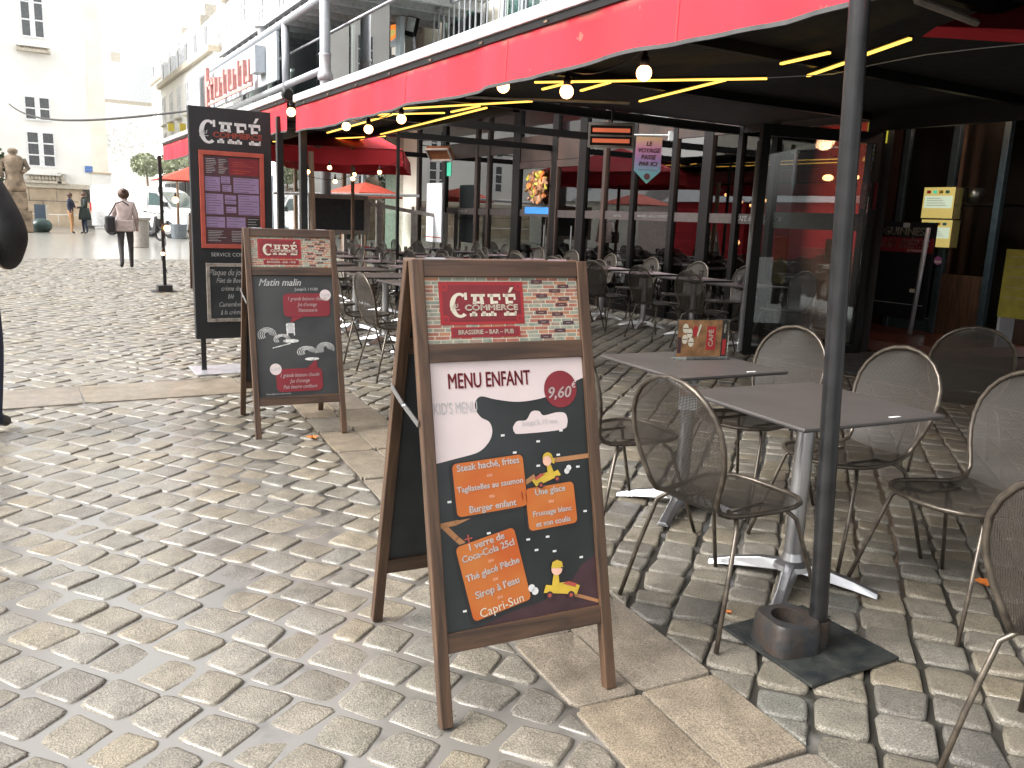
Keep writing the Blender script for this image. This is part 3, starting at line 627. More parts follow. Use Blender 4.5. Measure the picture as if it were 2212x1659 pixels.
def plain_art(t, F, iw):
    b = Board(-.0185); v0, v1 = VV(.248), VV(.985); b.rect('ink_cream', -iw, iw, VV(1.036), VV(1.222), 1); logo_plate(b, -.15, .15, VV(1.05), VV(1.21))
    b.rect('ink_night', -iw, iw, v0, v1, 1); b.rect('ink_wood', -.12, .14, v0 + .04, v0 + .26, 3); b.rrect('ink_pink', -.13, .05, v1 - .09, v1 - .05, .01, 3)
    for i in range(11): b.rect('ink_grey', -.14, .10 + .05 * math.sin(i * 2.1), v1 - .13 - i * .026, v1 - .14 - i * .026, 3)
    b.build(t, 'poster_print', 'poster_lettering', F)
a_frame('wooden standing sign with the orange children\u2019s menu poster, nearest on the cobbles', (1.232, 2.165, 0), -5, kids_art)
a_frame('wooden standing sign with the chalk-style Matin malin breakfast poster and red bubbles', (1.495, 5.335, 0), -5, morning_art)
a_frame('distant wooden standing sign half hidden behind the tall black menu totem', (2.76, 14.75, 0), -6, plain_art)

# ------------------------------------------------------------------ tall black menu totem
t = thing('menu_totem', 'tall black menu totem headed CAFE with a red framed menu and chalkboard', 'menu board', (1.59, 7.37, 0), R(-1))
MB().bx(-.33, .33, 0, .07, .285, 2.195).build('body', 'black_board', t, bevel=.004)
for s in (-1, 1): MB().bx(s * .27 - .02, s * .27 + .02, .02, .05, .012, .285).build('leg', 'black_paint', t)
MB().bx(-.37, .40, -.18, .24, 0.002, .012).build('base_plate', 'plate_steel', t, bevel=.003)
b = MB(); x0, x1, z0, z1 = -.262, .262, 1.055, 1.85
b.bx(x0, x1, -.018, 0, z1 - .035, z1).bx(x0, x1, -.018, 0, z0, z0 + .035).bx(x0, x0 + .035, -.018, 0, z0 + .035, z1 - .035).bx(x1 - .035, x1, -.018, 0, z0 + .035, z1 - .035).build('menu_frame', 'ink_salmon', t, bevel=.002)
bd = Board(-.002); bd.rect('ink_deep', x0 + .035, x1 - .035, z0 + .035, z1 - .035, 1)
def sheet(m, a0, a1, c0, c1, lines, L=3, ml='ink_deep'):
    w, h = (x1 - x0 - .07), (z1 - z0 - .07); u0, u1, w1, w0 = x0 + .035 + a0 * w, x0 + .035 + a1 * w, z1 - .035 - c0 * h, z1 - .035 - c1 * h
    if m: bd.rect(m, u0, u1, w0, w1, L)
    rr = random.Random(int(a0 * 1000 + c0 * 7777))
    for i in range(lines):
        v = w1 - (w1 - w0) * (i + .6) / lines; bd.rect(ml, u0 + .006, u0 + .006 + (u1 - u0 - .012) * rr.uniform(.5, 1), v - .0018, v + .0018, L + 1)
P_ = 'ink_mauve'
for q in ((.02, .28, .24, .40, 6), (.30, .46, .23, .31, 3), (.32, .48, .325, .40, 3), (.52, .98, .24, .41, 6), (.02, .33, .43, .66, 8), (.36, .56, .44, .49, 1), (.36, .56, .50, .54, 1), (.38, .56, .57, .64, 2), (.60, .98, .43, .66, 8), (.02, .35, .69, .81, 4), (.38, .72, .69, .81, 4)): sheet(P_, *q[:4], q[4])
sheet('ink_darkred', .45, .98, .02, .21, 0, 2); sheet(None, .03, .24, .03, .2, 9, 3, 'ink_grey'); sheet(None, .25, .44, .03, .2, 9, 3, 'ink_grey'); sheet(None, .03, .4, .84, .97, 7, 3, 'ink_grey'); sheet(None, .45, .95, .84, .97, 7, 3, 'ink_grey'); sheet('ink_black', .75, .98, .69, .81, 4, 3, 'ink_grey')
sheet(None, .5, .9, .05, .12, 3, 3, 'ink_salmon'); sheet(None, .5, .93, .14, .2, 2, 3, 'ink_orange')
bd.build(t, 'menu_sheet', 'menu_lettering')
bd = Board(0.0); cafe_logo(bd, .0, 2.0, .50, .17, 'ink_white', 'ink_salmon', 'black_board', 1); bd.text('ink_grey', 'SERVICE CONTINU', .044, -.0, 1.0, 3, sx=1.0); bd.build(t, 'logo_print', 'header_lettering')
x0, x1, z0, z1 = -.235, .235, .43, .93
MB().bx(x0, x1, -.02, 0, z1 - .03, z1).bx(x0, x1, -.02, 0, z0, z0 + .03).bx(x0, x0 + .03, -.02, 0, z0 + .03, z1 - .03).bx(x1 - .03, x1, -.02, 0, z0 + .03, z1 - .03).build('slate_frame', 'weathered_frame', t, bevel=.003)
MB().bx(x0 + .03, x1 - .03, -.008, 0, z0 + .03, z1 - .03).build('slate', 'chalkboard', t)
bd = Board(-.009)
for i, s in enumerate(['Plaque du jour', 'Filet de Boeuf', 'cr\u00e8me de', 'bl\u00e9', 'Camembert', '\u00e0 la cr\u00e8me']): bd.text('ink_chalk', s, .072 if i == 0 else .058, -.06 + (.02 if i else 0), .85 - i * .068, 2, shear=.3, sx=.72, bold=.006)
bd.build(t, let='chalk_writing')

# ------------------------------------------------------------------ awning posts
def post_base(t):
    MB().bx(-.21, .21, -.21, .21, 0.004, .014).build('base_plate', 'plate_iron', t, rot=(0, 0, R(3)), bevel=.002, loc=(-.02, .05, 0))
P0 = atz(1765, 1400)
t = thing('awning_post', 'black steel awning post standing on an iron plate beside the front table', 'post', (2.255, 1.685, 0))
MB().tube([(0, 0, .014), (-.075, .01, 1.1), (-.145, .015, 2.30)], .030, 20).build('pole', 'black_paint', t, smooth=True, auto=60)
b = MB().prism([(-.215, -.21), (.195, -.225), (.21, .19), (-.19, .20)], .006, .016, 'z'); b.build('base_plate', 'plate_iron', t, loc=(-.01, .04, 0), bevel=.0015)
b = MB(); z0, z1 = .017, .122
ol = []
for (cu, cv, a0) in ((.045, -.045, -90), (.045, .045, 0), (-.045, .045, 90), (-.045, -.045, 180)):
    for i in range(5): a = R(a0 + 22.5 * i); ol.append((cu + .042 * math.cos(a), cv + .042 * math.sin(a)))
n = len(ol); hole = [(.056 * math.cos(2 * math.pi * i / n - math.pi / 2 - .0), .056 * math.sin(2 * math.pi * i / n - math.pi / 2)) for i in range(n)]
def socket(name, cx, cy, rz, parent):
    b = MB(); rings = [([(u * 1.06, v * 1.06) for u, v in ol], z0), (ol, z1 - .012), ([(u * .94, v * .94) for u, v in ol], z1), (hole, z1), (hole, z0 + .02)]
    vs = [(u, v, z) for rg, z in rings for u, v in rg]; fs = [(r * n + i, r * n + (i + 1) % n, (r + 1) * n + (i + 1) % n, (r + 1) * n + i) for r in range(4) for i in range(n)]
    fs.append(tuple(range(4 * n, 5 * n))); b.add(vs, fs); return b.build(name, 'cast_iron', parent, smooth=True, loc=(cx, cy, 0), rot=(0, 0, rz), auto=45)
socket('socket', -.10, .05, R(-12), t)
b = MB().tube([(.0, .0, .016), (0, 0, .11)], .036, 16); b.build('sleeve', 'cast_iron', t, smooth=True, auto=60)
MB().bx(-.045, .045, -.012, .012, .1, .112).build('clamp_ring', 'aluminium', t)
def slim_post(label, x, y, ztop=2.25, foot=True, r=.03):
    t = thing('awning_post', label, 'post', (x, y, 0), 0, 'black posts holding up the awnings' if False else None)
    MB().bx(-r, r, -r, r, .0, ztop).build('pole', 'black_paint', t, bevel=.004)
    if foot: MB().bx(-.22, .16, -.16, .16, 0.004, .02).bx(-.12, .10, -.12, .12, .02, .11).build('foot', 'cast_iron', t, bevel=.006)
    return t
p = atX(655, 385, 2.2); slim_post('square black post at the seam end of the near awning, right of the totem', 2.2, p.y)
p = atX(605, 385, 2.2); slim_post('square black post just behind the menu totem, under the far awning', 2.2, p.y)
slim_post('slender black post wound with festoon lights beside the far standing sign', 2.036, 14.596, 2.16, r=.025)
slim_post('thin dark post among the far tables, left of the notice boards', 5.0, 11.95, 2.7, False, .022)

# ------------------------------------------------------------------ tables
def make_table(label, loc, rz, W_=.68, D_=.66, sticker=True):
    t = thing('cafe_table', label, 'table', loc, rz)
    MB().bx(-W_ / 2, W_ / 2, -D_ / 2, D_ / 2, .729, .740).build('tabletop', 'table_top', t, bevel=.0025)
    MB().bx(-W_ / 2 + .004, W_ / 2 - .004, -D_ / 2 + .004, D_ / 2 - .004, .7245, .7285).build('edge_band', 'table_edge', t)
    MB().lathe([(.036, .05), (.036, .66), (.044, .665), (.044, .69), (.03, .69)], 20).build('column', 'aluminium', t, smooth=True, auto=40)
    MB().bx(-.20, .20, -.022, .022, .70, .7245).bx(-.022, .022, -.20, .20, .695, .7245).bx(-.06, .06, -.05, .05, .675, .70).build('bracket', 'cast_iron', t)
    MB().lathe([(.075, .055), (.07, .075), (.045, .09), (.036, .12)], 20).build('hub', 'aluminium', t, smooth=True, auto=40)
    for k in range(4):
        b = MB(); a = R(45 + 90 * k) if False else R(90 * k + 38)
        prof = [(.03, .035, .045, .085), (.12, .032, .035, .078), (.24, .028, .018, .050), (.33, .030, .004, .022)]
        vs = []
        for (r_, w_, zb, zt) in prof: vs += [(r_, -w_, zb), (r_, w_, zb), (r_, w_ * .55, zt), (r_, -w_ * .55, zt)]
        fs = [(i * 4 + j, i * 4 + (j + 1) % 4, (i + 1) * 4 + (j + 1) % 4, (i + 1) * 4 + j) for i in range(3) for j in range(4)] + [(3, 2, 1, 0), (12, 13, 14, 15)]
        b.add(vs, fs).build('foot', 'aluminium', t, rot=(0, 0, a), bevel=.003)
    if sticker: MB().bx(.10, .15, -D_ / 2 + .03, -D_ / 2 + .045, .7405, .7415).build('number_tag', 'ink_white', t)
    return t
def chair_profile():
    rows = []
    for z in (.84, .832, .815, .79, .755, .71, .66):
        k = (z - .66) / .18; w = .218 * math.sqrt(max(0, 1 - k ** 2.1)); rows.append((-.305 + (.84 - z) * .20, z, w))
    for z, w in ((.61, .214), (.56, .198), (.515, .178), (.48, .163)): rows.append((-.305 + (.84 - z) * .20 + (.0 if z > .5 else .004), z, w))
    rows += [(-.205, .452, .158), (-.165, .437, .160), (-.11, .434, .172), (-.04, .436, .190), (.04, .440, .206), (.11, .443, .208), (.165, .444, .19), (.205, .443, .15), (.228, .440, .09), (.236, .438, .0)]
    return [(y - max(0, z - .5) * .06, .45 + (z - .45) * 1.15 if z > .45 else z, w) for y, z, w in rows]
def make_chair(label, loc, rz, grp=None):
    t = thing('mesh_chair', label, 'chair', loc, rz, grp)
    rows = chair_profile(); m = 6
    def shell(a, b_):
        b = MB(); vs = []; rr = rows[a:b_]
        for (y, z, w) in rr:
            for j in range(m + 1):
                s = j / m * 2 - 1; dish = (1 - s * s)
                vs.append((w * s, y - dish * .018 * (1 if z > .5 else 0), z - dish * .012 * (1 if z <= .5 else 0)))
        fs = [(i * (m + 1) + j, i * (m + 1) + j + 1, (i + 1) * (m + 1) + j + 1, (i + 1) * (m + 1) + j) for i in range(len(rr) - 1) for j in range(m)]
        return b.add(vs, fs)
    shell(0, 12).build('backrest', 'perforated_metal', t, smooth=True); shell(11, len(rows)).build('seat', 'perforated_metal', t, smooth=True)
    path = [(w, y, z) for y, z, w in rows] + [(-w, y, z) for y, z, w in rows[-2:0:-1]]
    MB().tube(path, .0098, 8, closed=True).build('rim_tube', 'chair_tube', t, smooth=True)
    for s in (-1, 1):
        MB().tube([(s * .10, -.10, .425), (s * .165, -.13, .42), (s * .195, -.16, .39), (s * .225, -.215, .2), (s * .25, -.265, .004)], .0085, 8).build('leg', 'chair_tube', t, smooth=True)
        MB().tube([(s * .10, .08, .428), (s * .17, .11, .424), (s * .20, .14, .39), (s * .232, .20, .2), (s * .262, .262, .004)], .0085, 8).build('leg', 'chair_tube', t, smooth=True)
        MB().tube([(s * .10, -.10, .425), (s * .10, .08, .428)], .007, 6).build('seat_brace', 'chair_tube', t, smooth=True)
    return t
FX, FN = R(-90), R(90)      # facing +X, facing -X
t1 = make_table('empty square grey table with the acrylic menu holder standing on it', (2.80, 2.985, 0), R(-4), .64, .64)
t2 = make_table('empty square grey table nearest, directly behind the black awning post', (2.62, 2.12, 0), R(-5), .70, .66)
CHAIR = make_chair('mesh chair in front of the nearest table, its back towards the children\u2019s menu sign', (2.17, 2.07, 0), FX + R(2), 'mesh chairs on the cafe terrace')
def chair(label, x, y, rz): return copy_thing(CHAIR, (x, y, 0), rz, label)
bpy.context.view_layer.update()
chair('mesh chair half hidden behind the right edge of the children\u2019s menu sign', 2.375, 2.96, FX + R(-4))
chair('mesh chair behind the menu holder table with its pale round back facing out', 3.17, 2.93, FN + R(4))
chair('mesh chair on the far side of the nearest table, round back lit brown', 3.08, 2.28, FN + R(-4))
chair('large mesh chair at the right edge, seat pointing to the black post', 3.01, 1.69, FN + R(-8))
chair('mesh chair cut off by the lower right corner of the picture', 2.27, .85, FX + R(6))
chair('mesh chair at the right edge in front of the yellow poster, back turned', 4.85, 2.85, R(-50))
b = MB(); t = thing('menu_holder', 'clear acrylic stand with a wood-printed burger menu on the second table', 'menu holder', (2.93, 3.06, .7405), R(-14))
MB().bx(-.148, .148, -.003, .003, .004, .2).build('stand', 'acrylic', t); MB().bx(-.15, .15, -.035, .035, 0, .004).build('foot', 'acrylic', t)
bd = Board(-.0035); bd.rect('ink_wood', -.14, .14, .012, .196, 1); bd.rect('ink_brightred', .02, .072, .045, .165, 2); bd.rect('ink_black', .105, .138, .012, .196, 2); bd.rect('ink_brightred', .112, .132, .02, .10, 3); bd.rect('ink_hill', -.138, -.118, .03, .11, 2)
for u, v in ((-.10, .155), (-.10, .10), (-.075, .13), (-.065, .085)): bd.disc('ink_cream', u, v, .016, 3, 12, ry=.024); bd.rect('ink_hill', u - .014, u + .014, v - .002, v + .002, 4)
bd.disc('ink_brightred', -.045, .14, .014, 3, 12, ry=.03); bd.poly('ink_cream', [(-.03, .11), (-.012, .17), (-.02, .18), (-.036, .12)], 4)
bd.text('ink_cream', 'CAF\u00c9', .034, .046, .105, 4, rot=math.pi / 2, bold=.02, sx=1.1); bd.text('ink_cream', 'MENU', .016, .122, .155, 4, rot=math.pi / 2)
bd.build(t, 'menu_print', 'menu_lettering')
tg = box('paper_notice', 'paper_white', None, -.045, .045, -.002, 0, 0, .13); tag(tg, 'small white and pink paper notice hanging on the column of the menu holder table', 'notice'); tg.location = (2.745, 2.93, .52); tg.rotation_euler = (0, 0, R(-28))
b = MB().bx(-.04, .04, -.004, -.0025, .07, .12); b.build('notice_print', 'ink_skin', tg)

def tumbler(label, x, y, z=.7405, h=.105, r=.033):
    t = thing('glass_tumbler', label, 'glass', (x, y, z), 0, 'glasses set on the terrace tables')
    MB().lathe([(r * .8, 0), (r, h), (r * .93, h), (r * .74, .012), (1e-5, .012)], 12).build('cup', 'tumbler_glass', t, smooth=True, auto=40)
    return t
GL = tumbler('pair glass', 0, 0); GL_used = [False]
GH = MB()
def glass_at(label, x, y):
    if not GL_used[0]: GL_used[0] = True; GL.location = (x, y, .7425); GL['label'] = label; return
    copy_thing(GL, (x, y, .7425), 0, label)
def place_mat(label, x, y, rz, m):
    o = MB().bx(-.19, .19, -.14, .14, 0, .0015).build('placemat', m, None, loc=(x, y, .741), rot=(0, 0, rz)); tag(o, label, 'placemat', 'printed placemats on the terrace tables')
mat('mat_print', (.20, .12, .14), .7, var=.45, scale=25, dirt=(.30, .28, .29)); mat('mat_print_b', (.55, .53, .50), .6, var=.4, scale=25, dirt=(.35, .32, .20))
rr = random.Random(21)
def row(rowname, X, ys, laid, glasses, sides=(1, 1), jx=.03):
    for i, y in enumerate(ys):
        nm = '%s table of %s' % (ORD[i], rowname)
        x = X + rr.uniform(-jx, jx)
        tt = copy_thing(t2, (x, y, 0), R(rr.uniform(-4, 4)), 'dark %s' % nm)
        if sides[0]: chair('mesh chair, street side of %s' % nm, x - .60, y + rr.uniform(-.05, .05), FX + R(rr.uniform(-9, 9)))
        if sides[1]: chair('mesh chair, cafe side of %s' % nm, x + .60, y + rr.uniform(-.05, .05), FN + R(rr.uniform(-9, 9)))
        if laid:
            place_mat('street-side placemat on %s' % nm, x - .14, y, R(90 + rr.uniform(-4, 4)), 'mat_print'); place_mat('cafe-side placemat on %s' % nm, x + .155, y, R(90 + rr.uniform(-4, 4)), 'mat_print')
        if glasses:
            glass_at('left upturned glass on %s' % nm, x - .05, y + .05); glass_at('right upturned glass on %s' % nm, x + .07, y - .03)
bpy.context.view_layer.update()
row('the row behind the breakfast sign, nearest first', 3.42, [6.70, 7.58, 8.5, 9.5, 10.6, 11.7], False, False)
row('the second row from the street, nearest first', 4.75 - .35, [9.9, 11.0, 12.1, 13.3, 14.6], True, True, (0, 1))
row('the middle row, nearest first', 5.75, [9.0, 10.05, 11.15, 12.3, 13.5, 14.8], True, True)
row('the row along the cafe windows, nearest first', 7.28, [6.95, 7.85, 8.8, 9.75, 10.75, 11.85, 13.0, 14.2, 15.4], True, True)
# ------------------------------------------------------------------ awnings, ceiling, lights
def valance_mat():
    m, t, b = nodes_of('valance_red'); tc = N(t, 'ShaderNodeTexCoord'); geo = N(t, 'ShaderNodeNewGeometry'); sp = N(t, 'ShaderNodeSeparateXYZ'); t.links.new(tc.outputs['Generated'], sp.inputs[0])
    def noi(s, d, sc=(1, 1, 1)):
        mp = N(t, 'ShaderNodeMapping'); mp.inputs['Scale'].default_value = sc; t.links.new(geo.outputs['Position'], mp.inputs[0]); n = N(t, 'ShaderNodeTexNoise'); n.inputs['Scale'].default_value = s; n.inputs['Detail'].default_value = d; t.links.new(mp.outputs[0], n.inputs['Vector']); return n.outputs[0]
    def mr(s, a, b_, c, d): r = N(t, 'ShaderNodeMapRange'); r.inputs[1].default_value = a; r.inputs[2].default_value = b_; r.inputs[3].default_value = c; r.inputs[4].default_value = d; t.links.new(s, r.inputs[0]); return r.outputs[0]
    def mth(op, x, y): q = N(t, 'ShaderNodeMath', operation=op, use_clamp=True); t.links.new(x, q.inputs[0]); t.links.new(y, q.inputs[1]); return q.outputs[0]
    mix = N(t, 'ShaderNodeMix', data_type='RGBA'); mix.inputs[6].default_value = (.42, .026, .036, 1); mix.inputs[7].default_value = (.60, .030, .048, 1); t.links.new(mr(noi(2.2, 4, (1, 1, .25)), .35, .65, 0, 1), mix.inputs[0])
    top = mr(sp.outputs[2], .80, 1.0, 0, 1); dirt = mth('MULTIPLY', mr(noi(7, 6), .42, .62, 0, 1), top)     # grime gathered below the bar
    spots = mr(noi(16, 2), .72, .76, 0, .8)
    m2 = N(t, 'ShaderNodeMix', data_type='RGBA'); t.links.new(mth('MAXIMUM', dirt, spots), m2.inputs[0]); t.links.new(mix.outputs[2], m2.inputs[6]); m2.inputs[7].default_value = (.20, .11, .085, 1)
    t.links.new(m2.outputs[2], b.inputs['Base Color']); b.inputs['Roughness'].default_value = .85; b.inputs['Specular IOR Level'].default_value = .25
    bp = N(t, 'ShaderNodeBump'); bp.inputs['Strength'].default_value = .35; bp.inputs['Distance'].default_value = .012; t.links.new(noi(3.5, 5, (1, 1, .3)), bp.inputs['Height']); t.links.new(bp.outputs[0], b.inputs['Normal']); MATS['valance_red'] = m
valance_mat()
def awning(label, y0, y1, zb=2.05, zt=2.27, X=2.15, canvas=True):
    t = thing('awning', label, 'awning', (X, y0, 0)); L = y1 - y0; n = max(8, int(L * 16))
    ph = rr.uniform(0, 6)
    def wav(y): return .016 * math.sin(y * 5.1 + ph + .8 * math.sin(y)) + .009 * math.sin(y * 11.7 + 1 + ph) + .007 * math.sin(y * 23 + ph) * math.sin(y * 1.7)
    def low(y): return zb + .007 * math.sin(y * 2.9 + ph) + .003 * math.sin(y * 6.1)
    def fn(u, v): y = u * L; z = low(y) + .012 + (zt - low(y) - .012) * v; return (wav(y) * (1 - v) ** .7 - .002, y, z)
    MB().grid(fn, n, 6).build('valance', 'valance_red', t, smooth=True)
    b = MB(); b.grid(lambda u, v: (wav(u * L) + (.004 if v > .5 else -.006), u * L, low(u * L) - .003 + .0), n, 1)
    b.grid(lambda u, v: (wav(u * L) - .006, u * L, low(u * L) - .003 + v * .015), n, 1); b.build('hem', 'hem_grey', t)
    MB().bx(-.03, .035, 0, L, zt + .030, zt + .092).build('front_bar', 'rail_white', t, bevel=.008)
    MB().bx(-.014, .022, .01, L - .01, zt - .004, zt + .029).build('groove', 'beam_black', t)
    if canvas:
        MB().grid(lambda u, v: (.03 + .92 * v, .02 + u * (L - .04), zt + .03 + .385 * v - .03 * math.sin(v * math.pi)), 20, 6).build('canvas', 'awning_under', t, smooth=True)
    for q_ in range(1, int(L / 1.25)): MB().grid(lambda u, v, q_=q_: (wav(q_ * 1.25) * (1 - v) ** .7 - .0045, q_ * 1.25 + .012 * u, low(q_ * 1.25) + .012 + (zt - low(q_ * 1.25) - .012) * v), 1, 6).build('seam', 'awning_red', t)
    k = 0; y = .3
    while y < L and L < 12:
        MB().bx(-.02, -.012, y, y + .03, zt + .004, zt + .014).build('bracket', 'old_wood', t); y += .62
    return t
awning('long red awning with a wavy valance hanging over the nearest tables', -2.5, 7.40)
awning('red awning continuing behind the menu totem towards the square', 7.86, 15.3, 2.10, 2.36, 2.2)
t = tag(MB().lathe([(.04, 0), (.05, .01), (.05, .07), (.04, .08)], 16).build('awning_joint', 'beam_black', loc=(2.16, 7.74, 2.40), rot=(R(90), 0, 0)), 'black round end cap in the gap between the two red awnings', 'end cap')
c = thing('terrace_canopy', 'black terrace ceiling of boards and beams over the tables', 'canopy', (0, 0, 0))
b = MB(); b.bx(3.1, 8.34, -2.5, 8.3, 2.70, 2.735).bx(3.1, 3.75, 8.3, 17, 2.70, 2.735).bx(4.5, 5.05, 8.3, 17, 2.70, 2.735).bx(3.75, 4.5, 8.3, 9.7, 2.70, 2.735).bx(3.75, 4.5, 13, 17, 2.70, 2.735); b.build('ceiling_board', 'dark_ceiling', c)
for y in [-.5, 1.2, 2.9, 4.6, 6.3]: MB().bx(3.1, 8.3, y, y + .06, 2.62, 2.698).build('beam', 'beam_black', c)
for y in (8.35, 10.6, 12.9, 16.9): MB().bx(3.2, 8.38, y, y + .08, 2.60, 2.698).build('beam', 'beam_black', c)
for x in (3.1, 4.95): MB().bx(x, x + .09, 8.5, 16.9, 2.58, 2.698).build('beam', 'beam_black', c)
MB().bx(8.30, 8.37, -2.5, 6.2, 2.5, 2.7).build('beam', 'beam_black', c)
for (a, b2) in (((1006, 210), (1360, 223)), ):
    p, q = atz(*a, 2.45), atz(*b2, 2.45); tag(MB().tube([p, q], .012, 6).build('conduit', 'frame_grey'), 'pale conduit running under the black terrace ceiling', 'conduit')
p, q = atz(1980, 0, 2.5), atz(2110, 50, 2.5); tag(MB().tube([p, q], .018, 6).build('conduit', 'frame_grey'), 'pale awning arm under the ceiling in the top right corner', 'awning arm')
pts = [atz(x, y, 2.55) for x, y in ((1660, 168), (1800, 160), (1885, 140), (2000, 118), (2120, 104), (2212, 95))]; tag(MB().tube(pts, .004, 5).build('cable', 'steel_grey'), 'thin slack cable under the dark ceiling at the right', 'cable')
def seg(x0, y0, x1, y1): return [(x0, y0), (x1, y1)]
LED = [(707, 287, 846, 248), (801, 248, 960, 244), (864, 235, 1149, 219), (975, 242, 1036, 229), (748, 309, 1051, 233), (590, 306, 832, 294), (590, 315, 734, 311), (1155, 178, 1657, 170), (1382, 219, 1567, 173), (1255, 196, 1318, 178), (1172, 193, 1240, 176), (1687, 138, 1792, 114), (1745, 164, 1840, 131), (1870, 118, 1966, 84)]
for i, (x0, y0, x1, y1) in enumerate(LED):
    z = 2.59; p, q = atz(x0, y0, z), atz(x1, y1, z)
    if abs(p.x) > 7.9: z = 2.66
    t = thing('led_tube', 'yellow LED tube %s under the terrace ceiling' % (
        ['slanting, second from the far beam', 'short level one over the parasol', 'long one above the glass corner', 'short slanting one by the white conduit', 'long one along the ceiling edge, above the parasol', 'upper of the two behind the menu totem', 'lower of the two behind the menu totem', 'long level one beneath the valance', 'slanting one right of the heater', 'stub crossing the long level tube', 'faint stub left of the long level tube', 'slanting one furthest left above the door leaf', 'slanting one that runs behind the black post', 'slanting one right of the black post'][i]), 'light', p, 0, 'yellow LED tubes in the ceiling')
    MB().beam((0, 0, 0), q - p, .024, .014).build('diffuser', 'led_core' if y0 < 230 or True else 'led_yellow', t); MB().beam((0, 0, .018), q - p + Vector((0, 0, .018)), .036, .014).build('housing', 'beam_black', t)
# festoon lights
def bulb(label, p, r=.034):
    t = thing('festoon_bulb', label, 'light bulb', p, 0, 'warm festoon bulbs')
    MB().sphere((0, 0, 0), r, 14, 10).build('bulb', 'bulb_glow', t, smooth=True); MB().lathe([(.018, r * .8), (.019, r + .03), (.012, r + .035), (.008, r + .07)], 10).build('socket', 'beam_black', t, smooth=True)
    return t
Bv = [((748, 273), 2.35, 'far left one of three close together under the valance'), ((796, 279), 2.35, 'middle one of three close together under the valance'), ((867, 257), 2.42, 'right one of three close together, against the yellow tubes'), ((1087, 187), 2.32, 'single one touching the valance hem above the glass front'), ((1224, 198), 2.38, 'hanging low over the children\u2019s menu sign'), ((1391, 158), 2.38, 'nearest, hanging under the valance')]
pos = []
for (v, X, l) in Bv: p = atX(*v, X); pos.append(p); bulb('glowing festoon bulb, ' + l, p, .034)
def wire(pts, label, sag=.08, r=.004, m='beam_black'):
    out = []
    for a, b_ in zip(pts[:-1], pts[1:]):
        for k in range(8): u = k / 8; q = a.lerp(b_, u); out.append(q - Vector((0, 0, sag * 4 * u * (1 - u))))
    out.append(pts[-1]); return tag(MB().tube(out, r, 5).build('light_cable', m), label, 'cable')
up_ = Vector((0, 0, .10)); wire([Vector((2.3, 7.3, 2.25))] + [p + up_ for p in pos] + [Vector((2.3, .5, 2.3))], 'black festoon cable under the long awning valance', .05)
P = atX(629, 242, 2.2); bulb('glowing festoon bulb in the gap between the two awnings', P, .04)
for (v, d, l) in (((357 + 4, 493), 14.45, 'at waist height on the far slender post'), ((379, 432), 14.5, 'upper one on the far slender post'), ((352, 548), 14.4, 'lowest one on the far slender post, dim')):
    p = atY(*v, d); bulb('glowing festoon bulb, ' + l, p, .05 if v[1] != 548 else .03)
pp = [Vector((2.04 + .04 * math.cos(a), 14.596 + .04 * math.sin(a), .3 + a * .085)) for a in [i * .8 for i in range(28)]]; tag(MB().tube(pp, .006, 5).build('light_cable', 'beam_black'), 'festoon cable wound around the far slender post', 'cable')
for (x, y), l in (((665, 379), 'between the two square posts'), ((712, 362), 'right of the square post under the parasol'), ((820, 372), 'under the parasol near its right corner'), ((765, 377), 'upper of the pair under the parasol'), ((762, 386), 'lower of the pair under the parasol'), ((724, 392), 'dim, before the grey column')):
    bulb('small festoon bulb ' + l, atY(x, y - 8 if l.startswith('between') else y, 12.2), .032)
wire([atY(640, 372, 12.2), atY(724, 388, 12.2), atY(765, 372, 12.2), atY(820, 366, 12.2), atY(878, 335, 12.2)], 'thin cable of small festoon bulbs below the parasol', .03)
def heater(label, p, rz, tilt, lit=True):
    t = thing('patio_heater', label, 'heater', p, rz, 'electric patio heaters')
    M = Matrix.Rotation(R(tilt), 4, 'X'); b = MB().bx(-.27, .27, .02, .10, -.14, .14, M); b.build('housing', 'beam_black' if lit else 'copper', t, bevel=.006)
    MB().bx(-.27, .27, -.012, .02, .115, .14, M).bx(-.27, .27, -.012, .02, -.14, -.115, M).bx(-.27, -.245, -.012, .02, -.115, .115, M).bx(.245, .27, -.012, .02, -.115, .115, M).build('frame', 'frame_grey', t)
    if lit:
        for z in (-.06, .06): MB().bx(-.22, .22, .0, .018, z - .022, z + .022, M).build('element', 'heater_glow', t)
        MB().bx(-.245, .245, -.012, -.004, -.010, .010, M).build('bar', 'frame_grey', t)
    MB().tube([(0, .08, .1), (0, .1, .45)], .014, 8).build('arm', 'beam_black', t)
heater('glowing two-bar patio heater hung beneath the black ceiling', atY(1320, 293, 8.2), R(-38), 12)
heater('orange-brown patio heater tilted outward at the far glass corner', atY(948, 335, 15.2), R(-60), 40, False)

